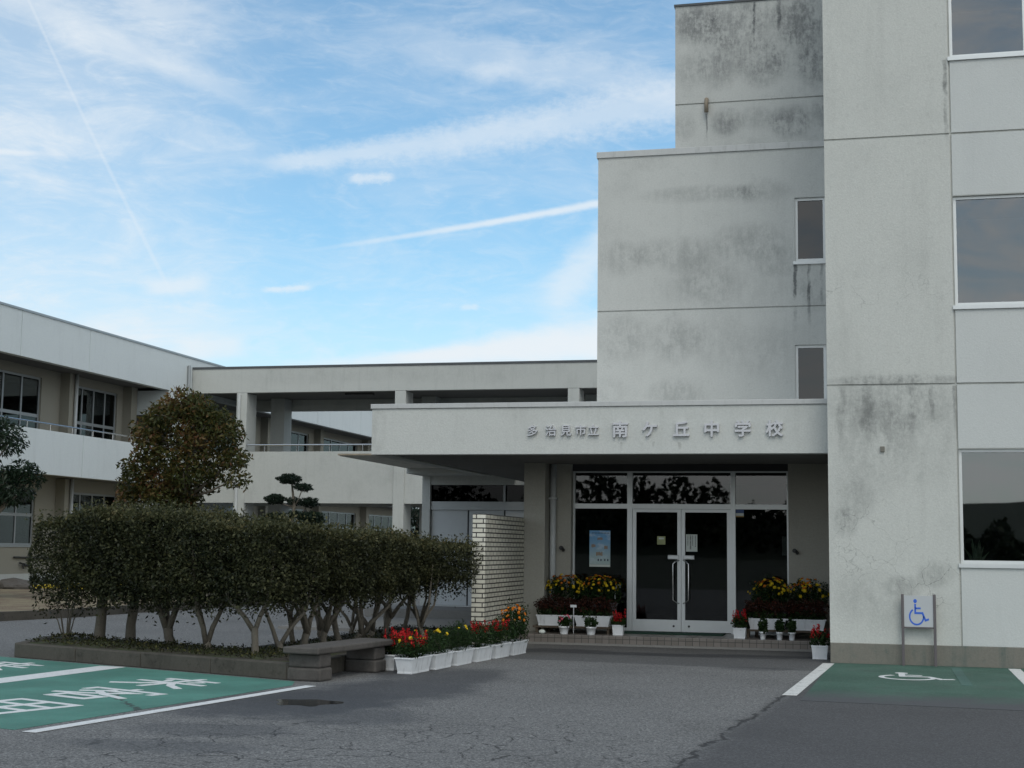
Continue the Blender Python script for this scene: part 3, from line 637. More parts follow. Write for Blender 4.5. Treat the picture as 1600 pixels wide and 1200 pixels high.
# left flank, back, roof and a dark interior
m.quad((XL, YF, .275), (XL, 36, .275), (XL, 36, 12.4), (XL, YF, 12.4)); m.quad((XL, YF, 12.4), (14, YF, 12.4), (14, 36, 12.4), (XL, 36, 12.4))
m.quad((14, YF, 0), (14, 36, 0), (14, 36, 12.4), (14, YF, 12.4)); m.quad((XL, 36, 0), (14, 36, 0), (14, 36, 12.4), (XL, 36, 12.4))
m.build('office_block_wall', WALL, B, recalc=False)
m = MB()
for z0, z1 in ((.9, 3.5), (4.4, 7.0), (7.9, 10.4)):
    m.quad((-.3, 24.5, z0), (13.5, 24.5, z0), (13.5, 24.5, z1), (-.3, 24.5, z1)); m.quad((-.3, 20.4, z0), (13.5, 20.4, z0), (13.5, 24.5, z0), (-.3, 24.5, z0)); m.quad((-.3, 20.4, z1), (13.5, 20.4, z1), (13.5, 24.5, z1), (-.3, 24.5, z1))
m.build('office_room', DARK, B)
# lighter infill panels under and over the windows, 3 mm proud
m = MB()
for z0, z1 in ((.278, 1.30), (2.9, 3.755), (3.785, 4.78), (6.37, 7.225), (7.255, 8.27)): m.box(1.235, 5.2, YF-.003, YF+.01, z0, z1)
m.build('infill_panel', PANEL, B)
for (a, b, c_, d_) in wins: window(B, mp, a, b, c_, d_, (2.232, 3.23, 4.22), (), .042, gl=GL_OFF, d=.05)
MB().box(XL-.0, 14, YF-.012, YF+.2, 0, .275).build('plinth', PLINTH, B, bevel=.008)
MB().mbox(mp, .215, .275, 2.85, 2.925, -.03, .0).build('vent_cap', PLINTH, B, bevel=.006)

# stair block
YS = 23.5; mp = faceY(YS); sw = [(-1.045, -.552, 6.2, 7.26), (-1.06, -.567, 3.79, 4.82)]
def dep(u, v):
    for (a, b, c_, d_) in sw:
        if a < u < b and c_ < v < d_: return None
    return .02 if abs(v-5.453) < .012 else 0.0
m = MB(); grid_wall(m, mp, [-4.32, -.3]+[w_[i] for w_ in sw for i in (0, 1)], [3.0, 8.09, 5.441, 5.465]+[w_[i] for w_ in sw for i in (2, 3)], dep)
m.quad((-4.32, YS, 3.0), (-4.32, 34, 3.0), (-4.32, 34, 8.09), (-4.32, YS, 8.09)); m.quad((-4.32, YS, 8.09), (-.3, YS, 8.09), (-.3, 34, 8.09), (-4.32, 34, 8.09)); m.quad((-4.32, 34, 3), (-.3, 34, 3), (-.3, 34, 8.09), (-4.32, 34, 8.09))
m.build('stair_block_wall', STAIR, B, recalc=False)
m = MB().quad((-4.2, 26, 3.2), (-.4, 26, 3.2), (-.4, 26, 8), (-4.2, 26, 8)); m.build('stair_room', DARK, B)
MB().box(-4.345, -.483, YS-.025, YS+.3, 8.092, 8.2).build('stair_coping', COPING, B, bevel=.006)
for (a, b, c_, d_) in sw: window(B, mp, a, b, c_, d_, (), (), .045, gl=GL_STR, d=.05)
# rooftop block
YT = 24.0; mp = faceY(YT); m = MB()
grid_wall(m, mp, [-3.07, 3], [8.05, 9.095, 9.12, 10.86], lambda u, v: .02 if 9.095 < v < 9.12 else 0.0)
m.quad((-3.07, YT, 8.05), (-3.07, 30, 8.05), (-3.07, 30, 10.86), (-3.07, YT, 10.86)); m.quad((-3.07, YT, 10.86), (3, YT, 10.86), (3, 30, 10.86), (-3.07, 30, 10.86))
m.build('rooftop_block_wall', TOWER, B, recalc=False)
MB().box(-3.09, 3, YT-.02, YT+.3, 10.862, 10.9).build('rooftop_coping', DARKCOP, B)
m = MB().tube([(-2.53, YT+.05, 9.16), (-2.53, YT-.05, 9.16), (-2.53, YT-.075, 9.1), (-2.53, YT-.075, 8.93)], .036, 10)
m.build('drain_spout', RUST, B, smooth_=True)

# canopy
YC = 20.6; ZB, ZT = 2.866, 3.56
m = MB().box(-7.255, -.484, YC, YC+.22, ZB, ZT); m.box(-7.255, -7.03, YC+.22, 27.0, ZB, ZT)
can = m.build('entrance_canopy', CANOPY, B, bevel=.006)
MB().box(-7.03, -.484, YC+.22, 23.45, ZB+.02, ZB+.2).box(-7.03, -5.0, 23.45, 29.9, ZB+.02, ZB+.2).build('soffit', SOFFIT, can)
MB().box(-7.03, -.484, YC+.22, 23.45, ZT-.06, ZT-.01).box(-7.03, -5.0, 23.45, 29.9, ZT-.06, ZT-.01).build('roof_deck', COPING, can)
MB().box(-7.275, -.484, YC-.022, YC+.25, ZT+.002, ZT+.075).box(-7.275, -7.02, YC+.25, 27.0, ZT+.002, ZT+.075).build('coping', COPING, can, bevel=.006)
def letters(txt, centers, zc, hgt, bold):
    for ch, x in zip(txt, centers):
        vs, fs = glyph_mesh(ch, 0.0, .04, 3); s_ = hgt/.92; mb = MB()
        for n_, (bx, bz) in enumerate(((0, 0), (bold, 0), (-bold, 0), (0, bold), (0, -bold), (bold*.7, bold*.7), (-bold*.7, -bold*.7))):   # heavy gothic weight
            i = len(mb.v); mb.v += [(x+(q.x-.5+bx)*s_, YC-.022-q.z*.5-n_*.0004, zc+(q.y-.38+bz)*s_) for q in vs]; mb.f += [tuple(i+x_ for x_ in f) for f in fs]
        mb.build('letter', LETTER, can)
letters('多治見市立', (-4.74, -4.465, -4.238, -4.017, -3.83), 3.213, .155, .016)
letters('南ケ丘中学校', (-3.436, -3.0, -2.547, -2.11, -1.67, -1.225), 3.222, .225, .026)

# step
m = MB().box(-5.38, XL+.0, 22.3, 23.9, .0, .15); m.build('entrance_step', TILE, B, bevel=.006)
MB().box(-5.4, XL, 22.24, 22.298, 0, .03).build('step_lip', PALE, B)
# entrance walls
m = MB().box(-5.46, -5.1, 23.1, 30, 0, 2.9); m.box(-5.1, -4.745, 23.5, 23.9, .15, 2.9)
m.build('entrance_pillar', BEIGE, B, bevel=.01)
MB().box(-1.195, XL+.02, 23.55, 23.95, .15, 2.9).build('entrance_side_wall', BEIGE, B)
MB().box(-4.745, -1.195, 23.6, 23.9, 2.78, 2.9).build('door_lintel', DARK, B)
m = MB().tube([(-5.035, 23.42, .15), (-5.035, 23.42, 2.88)], .052, 14); m.build('drain_pipe', PIPE, B, smooth_=True)
for z in (.9, 2.3): MB().box(-5.105, -4.965, 23.36, 23.5, z, z+.03).build('pipe_bracket', PIPE, B)
for x, yy in ((-4.9, 23.5), (-1.1, 23.55)):
    m = MB().tube([(x, yy, 1.5), (x, yy-.06, 1.5)], .035, 12).tube([(x+.02, yy-.05, 1.5), (x+.05, yy-.09, 1.46)], [.02, .028], 10); m.build('door_stay', BLACK, B)
# glazed screen
YG = 23.7; mp = faceY(YG)
z0, zt, z1 = .15, 2.21, 2.79
m = MB()
for x, w_ in ((-4.745, .03), (-3.83, .085), (-2.125, .075), (-1.225, .03)): m.mbox(mp, x, x+w_, z0, z1, -.03, .07)
for a, b in ((-4.715, -3.83), (-3.745, -2.125), (-2.05, -1.225)):
    m.mbox(mp, a, b, zt-.05, zt+.03, -.025, .065); m.mbox(mp, a, b, z1-.035, z1, -.02, .06)
for a, b in ((-4.715, -3.83), (-2.05, -1.225)): m.mbox(mp, a, b, z0, z0+.06, -.02, .06)
scr = m.build('glazed_screen', ALU, B)
for a, b in ((-4.715, -3.83), (-3.745, -2.125), (-2.05, -1.225)): MB().mbox(mp, a+.002, b-.002, zt+.03, z1-.035, .015, .021).build('pane', GL_ENT, scr)
for a, b in ((-4.715, -3.83), (-2.05, -1.225)): MB().mbox(mp, a+.002, b-.002, z0+.06, zt-.05, .015, .021).build('pane', GL_ENT, scr)
for side, (a, b) in ((1, (-3.742, -2.94)), (-1, (-2.934, -2.128))):
    m = MB(); c_, d_ = z0+.012, zt-.055; st = .06
    m.mbox(mp, a, a+st, c_, d_, -.01, .04); m.mbox(mp, b-st, b, c_, d_, -.01, .04); m.mbox(mp, a+st, b-st, d_-.05, d_, -.008, .038); m.mbox(mp, a+st, b-st, c_, c_+.19, -.008, .038)
    dr = m.build('door', ALU, B)
    MB().mbox(mp, a+st, b-st, c_+.19, d_-.05, .012, .018).build('pane', GL_ENT, dr)
    hx = (b-.085) if side == 1 else (a+.085); ix = (b-.03) if side == 1 else (a+.03)
    MB().tube([(ix, YG-.01, 1.32), (hx, YG-.07, 1.30), (hx-side*.04, YG-.075, 1.26), (hx-side*.04, YG-.075, .68), (hx, YG-.07, .64), (ix, YG-.01, .62)], .011, 10).build('handle', STEEL, dr, smooth_=True)
    m = MB().mbox(mp, min(ix, hx-side*.13), max(ix, hx-side*.13), 1.335, 1.405, -.04, -.01); m.build('lock_case', ALU, dr, bevel=.012)
    MB().tube([((a+b)/2+side*.28, YG-.008, c_+.09), ((a+b)/2+side*.28, YG-.018, c_+.09)], .018, 12).build('lock', BLACK, dr)
# hall behind the glass
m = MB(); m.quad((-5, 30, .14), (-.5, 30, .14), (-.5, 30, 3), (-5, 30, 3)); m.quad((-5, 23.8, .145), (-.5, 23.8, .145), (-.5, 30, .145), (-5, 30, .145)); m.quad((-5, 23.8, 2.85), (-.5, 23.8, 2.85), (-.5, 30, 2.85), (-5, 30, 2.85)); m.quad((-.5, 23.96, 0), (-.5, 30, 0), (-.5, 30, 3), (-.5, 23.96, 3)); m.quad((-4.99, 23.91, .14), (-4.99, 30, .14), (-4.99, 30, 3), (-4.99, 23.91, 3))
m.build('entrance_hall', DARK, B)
# side wing with the pale door
mp = faceY(30.0); m = MB()
m.mbox(mp, -9.37, -9.19, 0, 3.02, 0, .5); m.mbox(mp, -9.19, -5.4, 2.83, 3.02, .02, .5); m.mbox(mp, -9.37, -5.4, 3.02, 3.7, .12, 6)
m.box(-9.37, -9.2, 30.5, 40, 0, 3.02); m.build('side_wing_wall', CANOPY, B)
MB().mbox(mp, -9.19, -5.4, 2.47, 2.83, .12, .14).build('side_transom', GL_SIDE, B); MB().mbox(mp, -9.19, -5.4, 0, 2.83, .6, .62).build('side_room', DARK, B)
m = MB().mbox(mp, -9.19, -5.4, 2.29, 2.47, .06, .14)
for x in (-7.56,): m.mbox(mp, x, x+.05, 2.47, 2.83, .05, .14)
m.build('side_door_frame', ALUD, B)
for a, b in ((-9.18, -8.36), (-8.33, -7.55), (-7.52, -6.6), (-6.58, -5.5)):
    dd_ = MB().mbox(mp, a, b, .24, 2.285, .1, .14).build('side_door', plain('pale_door_paint', (.52, .545, .56), .45, 0, .05), B, bevel=.006)
MB().mbox(mp, -9.19, -5.5, .2, .235, .05, .14).build('side_threshold', ALU, B)
m = MB().prism([(-9.4, 24.85), (-7.26, 24.85), (-7.26, 28.95), (-9.4, 28.95)], 3.14, 3.17); m.build('side_eave', RUST, B)
m = MB().box(-9.38, -7.26, 24.9, 28.9, 3.128, 3.139); m.build('eave_soffit', PEEL, B)
MB().box(-9.4, -7.26, 28.95, 30.1, 3.02, 3.2).build('eave_beam', CANOPY, B)

# screen wall of white bricks, butted against the pillar
o = MB().box(-5.643, -5.447, 20.6, 23.095, 0, 1.985).build('brick_screen_wall', BRICK); tag(o, 'free-standing screen wall of white glazed bricks with dark joints beside the entrance', 'wall')

# ================================================================== CLASSROOM BUILDING on the left
XF, XR = -24.9, -26.5
D = thing('classroom_building', 'long two storey classroom building with pale balcony band and deep roof fascia', 'building', (XF, 40, 0))
Y0, Y1 = 18.0, 92.0
m = MB()
def band(z0, z1, ya, yb, joints):
    mpx = faceX(XF)
    grid_wall(m, mpx, [ya, yb]+[j+s_ for j in joints for s_ in (-.012, .012)], [z0, z1], lambda u, v: .02 if any(abs(u-j) < .012 for j in joints) else 0.0)
    m.quad((XF, ya, z0), (XF-.25, ya, z0), (XF-.25, yb, z0), (XF, yb, z0)); m.quad((XF, ya, z1), (XF-.25, ya, z1), (XF-.25, yb, z1), (XF, yb, z1))
jts = [38.6, 43.3, 57, 63, 69, 75]
band(7.11, 8.5, Y0, Y1, [38.5, 42.5, 57, 63, 69, 75])
m.build('roof_fascia', CLASSR, D, recalc=False)
m = MB(); band(3.59, 4.97, Y0, 48.2, [42.35]); band(3.59, 4.97, 54.3, Y1, [60, 66, 72]); m.build('balcony_parapet', CLASSR, D, recalc=False)
MB().box(XF-.3, XF+.03, Y0, Y1, 8.502, 8.57).build('fascia_coping', ALUD, D)
MB().box(-40, XF-.26, Y0, Y1, 7.2, 7.35).build('roof_slab', SOFFIT, D)
MB().box(-40, XF-.26, Y0, Y1, 3.62, 3.8).build('floor_slab', SOFFIT, D)
m = MB().box(XR-.1, XF, 48.2, 50.0, 0, 7.1); m.box(XR-.1, XF-.02, 50.0, 54.3, 0, 3.6); m.build('stair_end_wall', CLASSR, D)
MB().box(XR-.02, XF-.3, 48.185, 48.199, 3.8, 6.2).build('balcony_door', DARK, D)
# recessed walls with openings
mpx = faceX(XR)
def bays(z0, zs, zt, zmid, start, step, n, wlen, ystop):
    op = []
    for i in range(n):
        a = start+step*i
        if a+wlen < ystop: op.append((a, a+wlen))
    return op
up = [(26.8, 30.1), (32.2, 35.4), (38.1, 42.3), (44.2, 47.3), (55.5, 59.5), (61.5, 66), (68, 73), (75, 80), (82, 87)]
lo = [(26.8, 30.1), (32.2, 35.4), (38.3, 42.25), (44.3, 47.6), (55.5, 59.5), (61.5, 66), (68, 73), (75, 80), (82, 87)]
m = MB()
def dep(u, v):
    for a, b in up:
        if a < u < b and 4.0 < v < 6.9: return None
    for a, b in lo:
        if a < u < b and 1.36 < v < 3.2: return None
    return 0.0
grid_wall(m, mpx, [Y0, Y1]+[x for q in up+lo for x in q], [.45, 3.62, 3.8, 7.2, 4.0, 6.9, 1.36, 3.2], dep)
m.build('recessed_wall', CREAM, D, recalc=False)
MB().box(XR-.3, XR+.03, Y0, Y1, 0, .45).build('wall_plinth', BRIDGE, D)
m = MB().quad((-30, Y0, 0), (-30, Y1, 0), (-30, Y1, 7.2), (-30, Y0, 7.2)); m.build('classroom_back_wall', DARK, D)
for a, b in up[2:]:
    w = window(D, mpx, a, b, 4.0, 6.9, [a+(b-a)*q for q in (.25, .5, .75)], (5.62,), .075, ALUD, GL_CLS, .06, False)
    MB().mbox(mpx, b-.5, b-.1, 4.1, 5.6, .16, .18).build('curtain', CURTAIN, w)
for a, b in lo[2:]:
    w = window(D, mpx, a, b, 1.36, 3.2, [a+(b-a)*q for q in (.25, .5, .75)], (2.35,), .07, ALUD, GL_CLS, .06, True)
    MB().mbox(mpx, b-.55, b-.1, 1.4, 2.35, .16, .18).build('curtain', CURTAIN, w)
for y in (36.6, 43.75, 48.0, 54.6, 60.5, 67, 74):
    m = MB().box(XR, XR+.35, y-.3, y+.12, .45, 3.6).box(XR, XR+.35, y-.3, y+.12, 3.82, 7.19); m.build('wall_column', CREAM, D)
    if y < 48: MB().tube([(XR+.42, y+.02, .3), (XR+.42, y+.02, 3.6)], .06, 10).tube([(XR+.42, y+.02, 3.82), (XR+.42, y+.02, 7.18)], .06, 10).build('drain_pipe', PIPE, D, smooth_=True)
m = MB()
m.tube([(XF-.1, Y0, 5.19), (XF-.1, 48.15, 5.19)], .026, 8)
for i in range(24): y = Y0+.4+i*1.3; m.tube([(XF-.1, y, 4.95), (XF-.1, y, 5.18)], .013, 6)
m.tube([(XF-.1, 54.4, 5.19), (XF-.1, Y1, 5.19)], .026, 8)
for i in range(28): y = 54.6+i*1.3; m.tube([(XF-.1, y, 4.95), (XF-.1, y, 5.18)], .013, 6)
m.build('balcony_rail', STEEL, D)
m = MB().tube([(XF+.07, 49.6, .1), (XF+.07, 49.6, 8.2)], .06, 10); m.build('downpipe', ALUD, D)
m = MB().tube([(XR+.06, 41.1, .98), (XR+.06, 43.3, .94)], .03, 8).tube([(XR+.02, 41.5, .8), (XR+.12, 41.5, .78), (XR+.14, 41.55, .62)], .03, 8).tube([(XR+.1, 41.6, .74), (XR+.1, 41.95, .72)], .05, 8); m.build('water_tap', BLACK, D)

# ================================================================== COVERED WALKWAY (bridge)
YB = 50.0
K = thing('covered_walkway', 'two storey open concrete walkway on square columns linking the two buildings', 'walkway', (-16, YB, 0))
xa, xb = -24.88, -4.4
MB().box(xa, xb, YB, YB+.3, 7.18, 8.1).box(xa, xb, YB+4, YB+4.3, 6.86, 8.05).build('roof_beam', BRIDGE, K)
MB().box(xa, xb, YB-.03, YB+4.3, 8.102, 8.18).build('roof_coping', DARKCOP, K)
MB().box(xa, xb, YB+.3, YB+4, 7.3, 7.45).build('ceiling', SOFFIT, K)
MB().box(xa, xb, YB+.06, YB+.28, 3.03, 4.95).build('front_parapet', BRIDGE, K); MB().box(xa+.05, xb, YB+4, YB+4.2, 3.03, 4.85).build('rear_parapet', BRIDGE, K)
MB().box(xa, xb, YB+.28, YB+4, 3.5, 3.75).build('walkway_slab', SOFFIT, K)
for x in (-23.03, -16.74, -10.25):
    MB().box(x, x+.42, YB-.0, YB+.9, 0, 7.17).build('column', BRIDGE, K, bevel=.015)
    MB().box(x+.02, x+.6, YB+3.2, YB+3.98, 0, 7.295).build('column', BRIDGE, K, bevel=.015)
m = MB().tube([(xa, YB+.1, 5.2), (xb, YB+.1, 5.2)], .03, 8)
for i in range(16): m.tube([(xa+.4+i*1.3, YB+.1, 4.94), (xa+.4+i*1.3, YB+.1, 5.2)], .015, 6)
m.build('handrail', STEEL, K)
m = MB()
for x in (-22.9,): m.tube([(x, YB-.06, .2), (x, YB-.06, 7.1)], .06, 10)
m.build('drain_pipe', PIPE, K)
MB().box(-19.3, -18.2, YB+1.6, YB+1.9, 7.22, 7.295).build('ceiling_light', BLACK, K)

# ================================================================== PLANTING
def trunk_fork(base, top, r0, n=3, spread=.3, height=.5):
    """a short bole forking into upright limbs: one mesh"""
    m = MB(); b = Vector(base); h = height
    lean = Vector((random.uniform(-.09, .09), random.uniform(-.07, .07), 0)); r0 *= random.uniform(.8, 1.15)
    f = b+lean+Vector((0, 0, h*random.choice((.2, .34, .46, .62, .8))*random.uniform(.85, 1.15)))
    m.tube([b-Vector((0, 0, .05)), b+Vector((0, 0, .04)), (b+f)/2+Vector((random.uniform(-.025, .025), 0, 0)), f], [r0*1.35, r0*1.1, r0*.95, r0], 9)
    a0 = random.uniform(0, 6.28)
    for i in range(n):
        a = a0+i*2*math.pi/n+random.uniform(-.4, .4); s_ = spread*random.uniform(.35, 1.3)
        e = f+Vector((math.cos(a)*s_, math.sin(a)*s_*.8, top-f.z)); mid_ = f.lerp(e, .35)+Vector((math.cos(a)*s_*.36, math.sin(a)*s_*.26, 0))
        q = f.lerp(mid_, .4)+Vector((random.uniform(-.02, .02), random.uniform(-.02, .02), 0))
        m.tube([f-Vector((0, 0, .06)), q, mid_, e], [r0*.74, r0*.66, r0*.52, r0*.2], 7)
    return m
HG = 'clipped hedge shrubs in the kerbed bed'
def hedge_shrub(base, half, z0, z1, cxy, nl, label, r0=.06, ang=0.0, limbs=3, hollow=.45, red=0.0, size=(.03, .062), name='hedge_shrub'):
    t = thing(name, label, 'hedge shrub', (base[0], base[1], .15), HG)
    trunk_fork((base[0], base[1], .15), z1-.3, r0, limbs, min(half[0], .42), z0-.12).build('trunk', BARK, t, smooth_=True)
    # clipped box crown: most leaves near the faces, some through the body, with an uneven surface
    u = RNG.uniform(-1, 1, (nl, 3)); k = RNG.random(nl) < (1-hollow)
    ax = RNG.integers(0, 3, nl); sg = np.sign(RNG.normal(size=nl)); sg = np.where((ax == 2) & (RNG.random(nl) < .35), 1, sg)
    for a in range(3): u[:, a] = np.where(k & (ax == a), sg*(1-np.abs(RNG.normal(0, .09, nl))), u[:, a])
    rr = (np.abs(u[:, 0])**5+np.abs(u[:, 1])**5+np.abs(u[:, 2])**5)**.2; u = u/np.maximum(rr, 1)[:, None]
    c_, s_ = math.cos(ang), math.sin(ang)
    lx, ly = u[:, 0]*half[0], u[:, 1]*half[1]
    p_ = np.stack([cxy[0]+lx*c_-ly*s_, cxy[1]+lx*s_+ly*c_, z0+(u[:, 2]+1)/2*(z1-z0)], 1)
    wob = np.sin(p_[:, 0]*7.1+p_[:, 2]*5)*np.sin(p_[:, 1]*6.3+1)*np.sin(p_[:, 2]*8+p_[:, 0]*3)
    nr = nvec(np.stack([u[:, 0]*c_-u[:, 1]*s_, u[:, 0]*s_+u[:, 1]*c_, u[:, 2]], 1))
    p_ += nr*(wob*.075)[:, None]+RNG.normal(0, .014, (nl, 3))
    p_[:, 2] += np.where(u[:, 2] < -.75, RNG.normal(0, .10, nl), 0)
    # gappy clumps: drop leaves where a noise is low
    g_ = np.sin(p_[:, 0]*11+2*np.sin(p_[:, 2]*9))+np.sin(p_[:, 1]*12+p_[:, 2]*7)+np.sin(p_[:, 2]*13+p_[:, 0]*5)
    keep = g_+RNG.normal(0, .9, nl) > -2.0
    # new shoots standing out of the clipped top
    ns = nl//16; sx_ = RNG.uniform(-1, 1, (ns, 2)); sh = np.repeat(RNG.uniform(-1, 1, (ns//6+1, 2)), 6, 0)[:ns]
    tp = np.stack([cxy[0]+sh[:, 0]*half[0]*c_-sh[:, 1]*half[1]*s_, cxy[1]+sh[:, 0]*half[0]*s_+sh[:, 1]*half[1]*c_, z1-.02+RNG.random(ns)**2*.17*(.6+.4*np.sin(sh[:, 0]*9+cxy[0]*5))], 1)+RNG.normal(0, .012, (ns, 3))
    p_ = np.concatenate([p_[keep], tp]); nr = np.concatenate([nr[keep], np.tile([0, 0, 1.], (ns, 1))]); n_ = len(p_)
    # pale new growth sits on the upper shoots, like a real clipped hedge
    ti = RNG.beta(2, 3, n_)*.75 + .10*np.sin(p_[:, 0]*5+p_[:, 2]*4)*np.sin(p_[:, 1]*4) + np.where(p_[:, 2] > z1-.1, .22, 0)+red*RNG.random(n_)
    leaves('crown', HEDGEL, t, p_, nr, RNG.uniform(size[0], size[1], n_), ti, .52)
    return t
h0, h1 = Vector((-10.42, 17.84)), Vector((-7.1, 16.42)); ha = math.atan2((h1-h0).y, (h1-h0).x)
fr = [(-10.12, 17.85), (-9.76, 18.05), (-8.87, 17.5), (-7.95, 16.72), (-7.15, 16.3), (-7.05, 16.8)]
fl = ['hedge shrub at the free left end of the hedge, beside the twiggy sapling', 'hedge shrub with a straight single trunk just right of the hedge\'s left end shrub',
      'hedge shrub with a thick forked trunk, third from the hedge\'s left end', 'hedge shrub with slim forked trunk behind the topmost painted character',
      'hedge shrub nearest the stone bench, at the corner of the kerbed bed', 'hedge shrub with twin bent stems just behind the bed corner shrub']
cs = [h0.lerp(h1, q) for q in (.02, .22, .42, .62, .82, 1.0)]
for i, (b_, l_) in enumerate(zip(fr, fl)):
    zt_ = (1.80, 1.92, 1.88, 1.87, 1.76, 1.74)[i]
    hedge_shrub(b_, (.56, .62), (.82, .80, .80, .80, .82, .84)[i], zt_, cs[i], 17000, l_, (.066, .062, .072, .052, .05, .04)[i], ha, (2, 2, 3, 3, 2, 2)[i])
rt = [(-6.98, 17.45), (-6.95, 18.05), (-6.96, 18.65), (-6.95, 19.25), (-6.98, 19.85), (-6.95, 20.55), (-6.88, 21.2), (-6.62, 21.3), (-6.3, 20.35)]
rl = ['hedge shrub behind the near leg of the stone bench', 'hedge shrub behind the middle of the stone bench', 'hedge shrub behind the far leg of the stone bench',
      'hedge shrub behind the far end of the stone bench seat', 'hedge shrub behind the nearest white planter of red flowers', 'slender hedge shrub behind the second white planter',
      'slender hedge shrub behind the third white planter', 'thin many stemmed hedge shrub next to last before the brick wall', 'thin hedge shrub at the brick wall end, its leaves over the bricks']
for i, (b_, l_) in enumerate(zip(rt, rl)):
    f_ = i/8; thin = i > 5
    hedge_shrub(b_, (.56-.10*f_, .46), .86+.08*f_+(.06 if i == 8 else 0), 1.65-.1*f_+random.uniform(-.04, .04), (b_[0]+.22+.1*f_+(.03 if i == 8 else 0), b_[1]), 3600 if i == 8 else (6000 if thin else 10500), l_, .045 if not thin else .034, 0, 3 if not thin else 4, .6, .12 if i in (2, 3, 5) else .03, (.028, .058))
# second row of trunks on the far side of the right leg
for i, (x, y) in enumerate(((-7.45, 18.2), (-7.5, 19.4), (-7.5, 20.6), (-7.35, 21.8))):
    hedge_shrub((x, y), (.4, .55), .8, 1.54-.02*i, (x+.05, y), 4200, ('rear row hedge shrub behind the middle of the bench', 'rear row hedge shrub behind the far bench leg', 'rear row hedge shrub behind the red flowers', 'rear row hedge shrub next to the side door paving')[i], .04, 0, 3, .6)

# twiggy sapling at the left end of the bed
t = thing('sapling', 'small twiggy sapling with sparse leaves at the left end of the kerbed bed', 'sapling', (-10.62, 17.85, .17))
m = MB(); tips = []
for i in range(7):
    a = i*.9; e = Vector((-10.62+math.cos(a)*random.uniform(.12, .38), 17.85+math.sin(a)*.25, random.uniform(.55, .85)))
    m.tube([(-10.62+math.cos(a)*.03, 17.85+math.sin(a)*.03, .15), Vector((-10.62, 17.85, .17)).lerp(e, .5)+Vector((0, 0, .06)), e], [.012, .009, .004], 6); tips.append(e)
m.build('trunk', BARK, t)
pp = np.concatenate([np.array(e)+RNG.normal(0, 1, (55, 3))*np.array([.1, .1, .07]) for e in tips]); n = len(pp)
leaves('crown', FERN, t, pp, np.zeros((n, 3)), RNG.uniform(.035, .07, n), RNG.random(n))

def tree(name, label, base, trunk_pts, rads, clumps, mat, nleaf, size, asp=.5, droop=.2, cat='tree', limbs=True, tintf=None, shell=.35):
    t = thing(name, label, cat, base); m = MB().tube(trunk_pts, rads, 9)
    if limbs:
        tp = [Vector(q) for q in trunk_pts]
        for (c_, r_) in clumps:
            c_ = Vector(c_); k_ = min(range(len(tp)), key=lambda i: abs(tp[i].z-(c_.z-.4*abs(c_.x-tp[i].x)-.25))); s_ = tp[k_]
            m.tube([s_, s_.lerp(c_, .5)+Vector((0, 0, -.05)), c_], [rads[k_]*.55, rads[k_]*.35, .012], 6)
    m.build('trunk', BARK, t, smooth_=True)
    tot = sum(r_[0]*r_[1]*r_[2] for _, r_ in clumps); P_ = []; N_ = []; T_ = []
    for (c_, r_) in clumps:
        n_ = max(40, int(nleaf*r_[0]*r_[1]*r_[2]/tot)); d_, q_ = sphere_pts(n_, shell)
        q_ = q_*np.array(r_); q_ *= (1+.22*np.sin(d_[:, :1]*5+c_[0]*3)*np.sin(d_[:, 2:]*6+1))
        P_.append(q_+np.array(c_)); N_.append(d_); T_.append(RNG.normal(.5, .16, n_)+random.uniform(-.16, .16)+.1*d_[:, 2])
    P_ = np.concatenate(P_); N_ = np.concatenate(N_); T_ = np.concatenate(T_)
    if tintf is not None: T_ = T_+tintf(P_)
    leaves('crown', mat, t, P_, N_, RNG.uniform(size[0], size[1], len(P_)), T_, asp, .3, droop); return t
# reddish evergreen behind the hedge
bx_, by_ = -16.55, 33.0; cl_ = []
for i in range(34):
    z = 2.35+2.72*((i+.5)/34); rmax = 1.55*math.sin(math.pi*min(1, max(.12, (5.4-z)/3.3)))**.7*(1.0 if z > 3.3 else .95)
    a = i*2.4; rr = rmax*random.uniform(.35, .92) if z < 4.9 else rmax*.3
    cl_.append(((bx_+.1*(z-3)*.3+math.cos(a)*rr*.98+(-.25 if z < 3.1 else 0), by_+math.sin(a)*rr, z), (random.uniform(.38, .58), random.uniform(.38, .55), random.uniform(.3, .42))))
for q in ((-17.3, 33, 4.6), (-16.95, 32.8, 4.8), (-16.2, 33, 4.8), (-15.75, 32.9, 4.55), (-17.5, 33, 4.2), (-15.5, 33, 4.45), (-18.0, 33, 2.95), (-17.9, 32.8, 2.6), (-17.5, 32.6, 3.3), (-15.2, 32.9, 3.6), (-15.15, 33, 3.1), (-15.4, 32.7, 4.2)): cl_.append((q, (.42, .42, .3)))
tree('evergreen_tree', 'rounded tree with reddish bronze and green leaves rising behind the hedge', (bx_, by_, .14), [(bx_, by_, .1), (bx_+.03, by_, 1.5), (bx_+.08, by_, 2.6), (bx_+.1, by_, 3.8), (bx_+.1, by_, 4.6)], [.12, .1, .08, .055, .02], cl_, REDL, 17000, (.085, .16), .42, .4,
     tintf=lambda P_: .13*np.sin(P_[:, 0]*3.3+1)*np.sin(P_[:, 2]*2.7)-.03-.06*(P_[:, 0]+16.5))
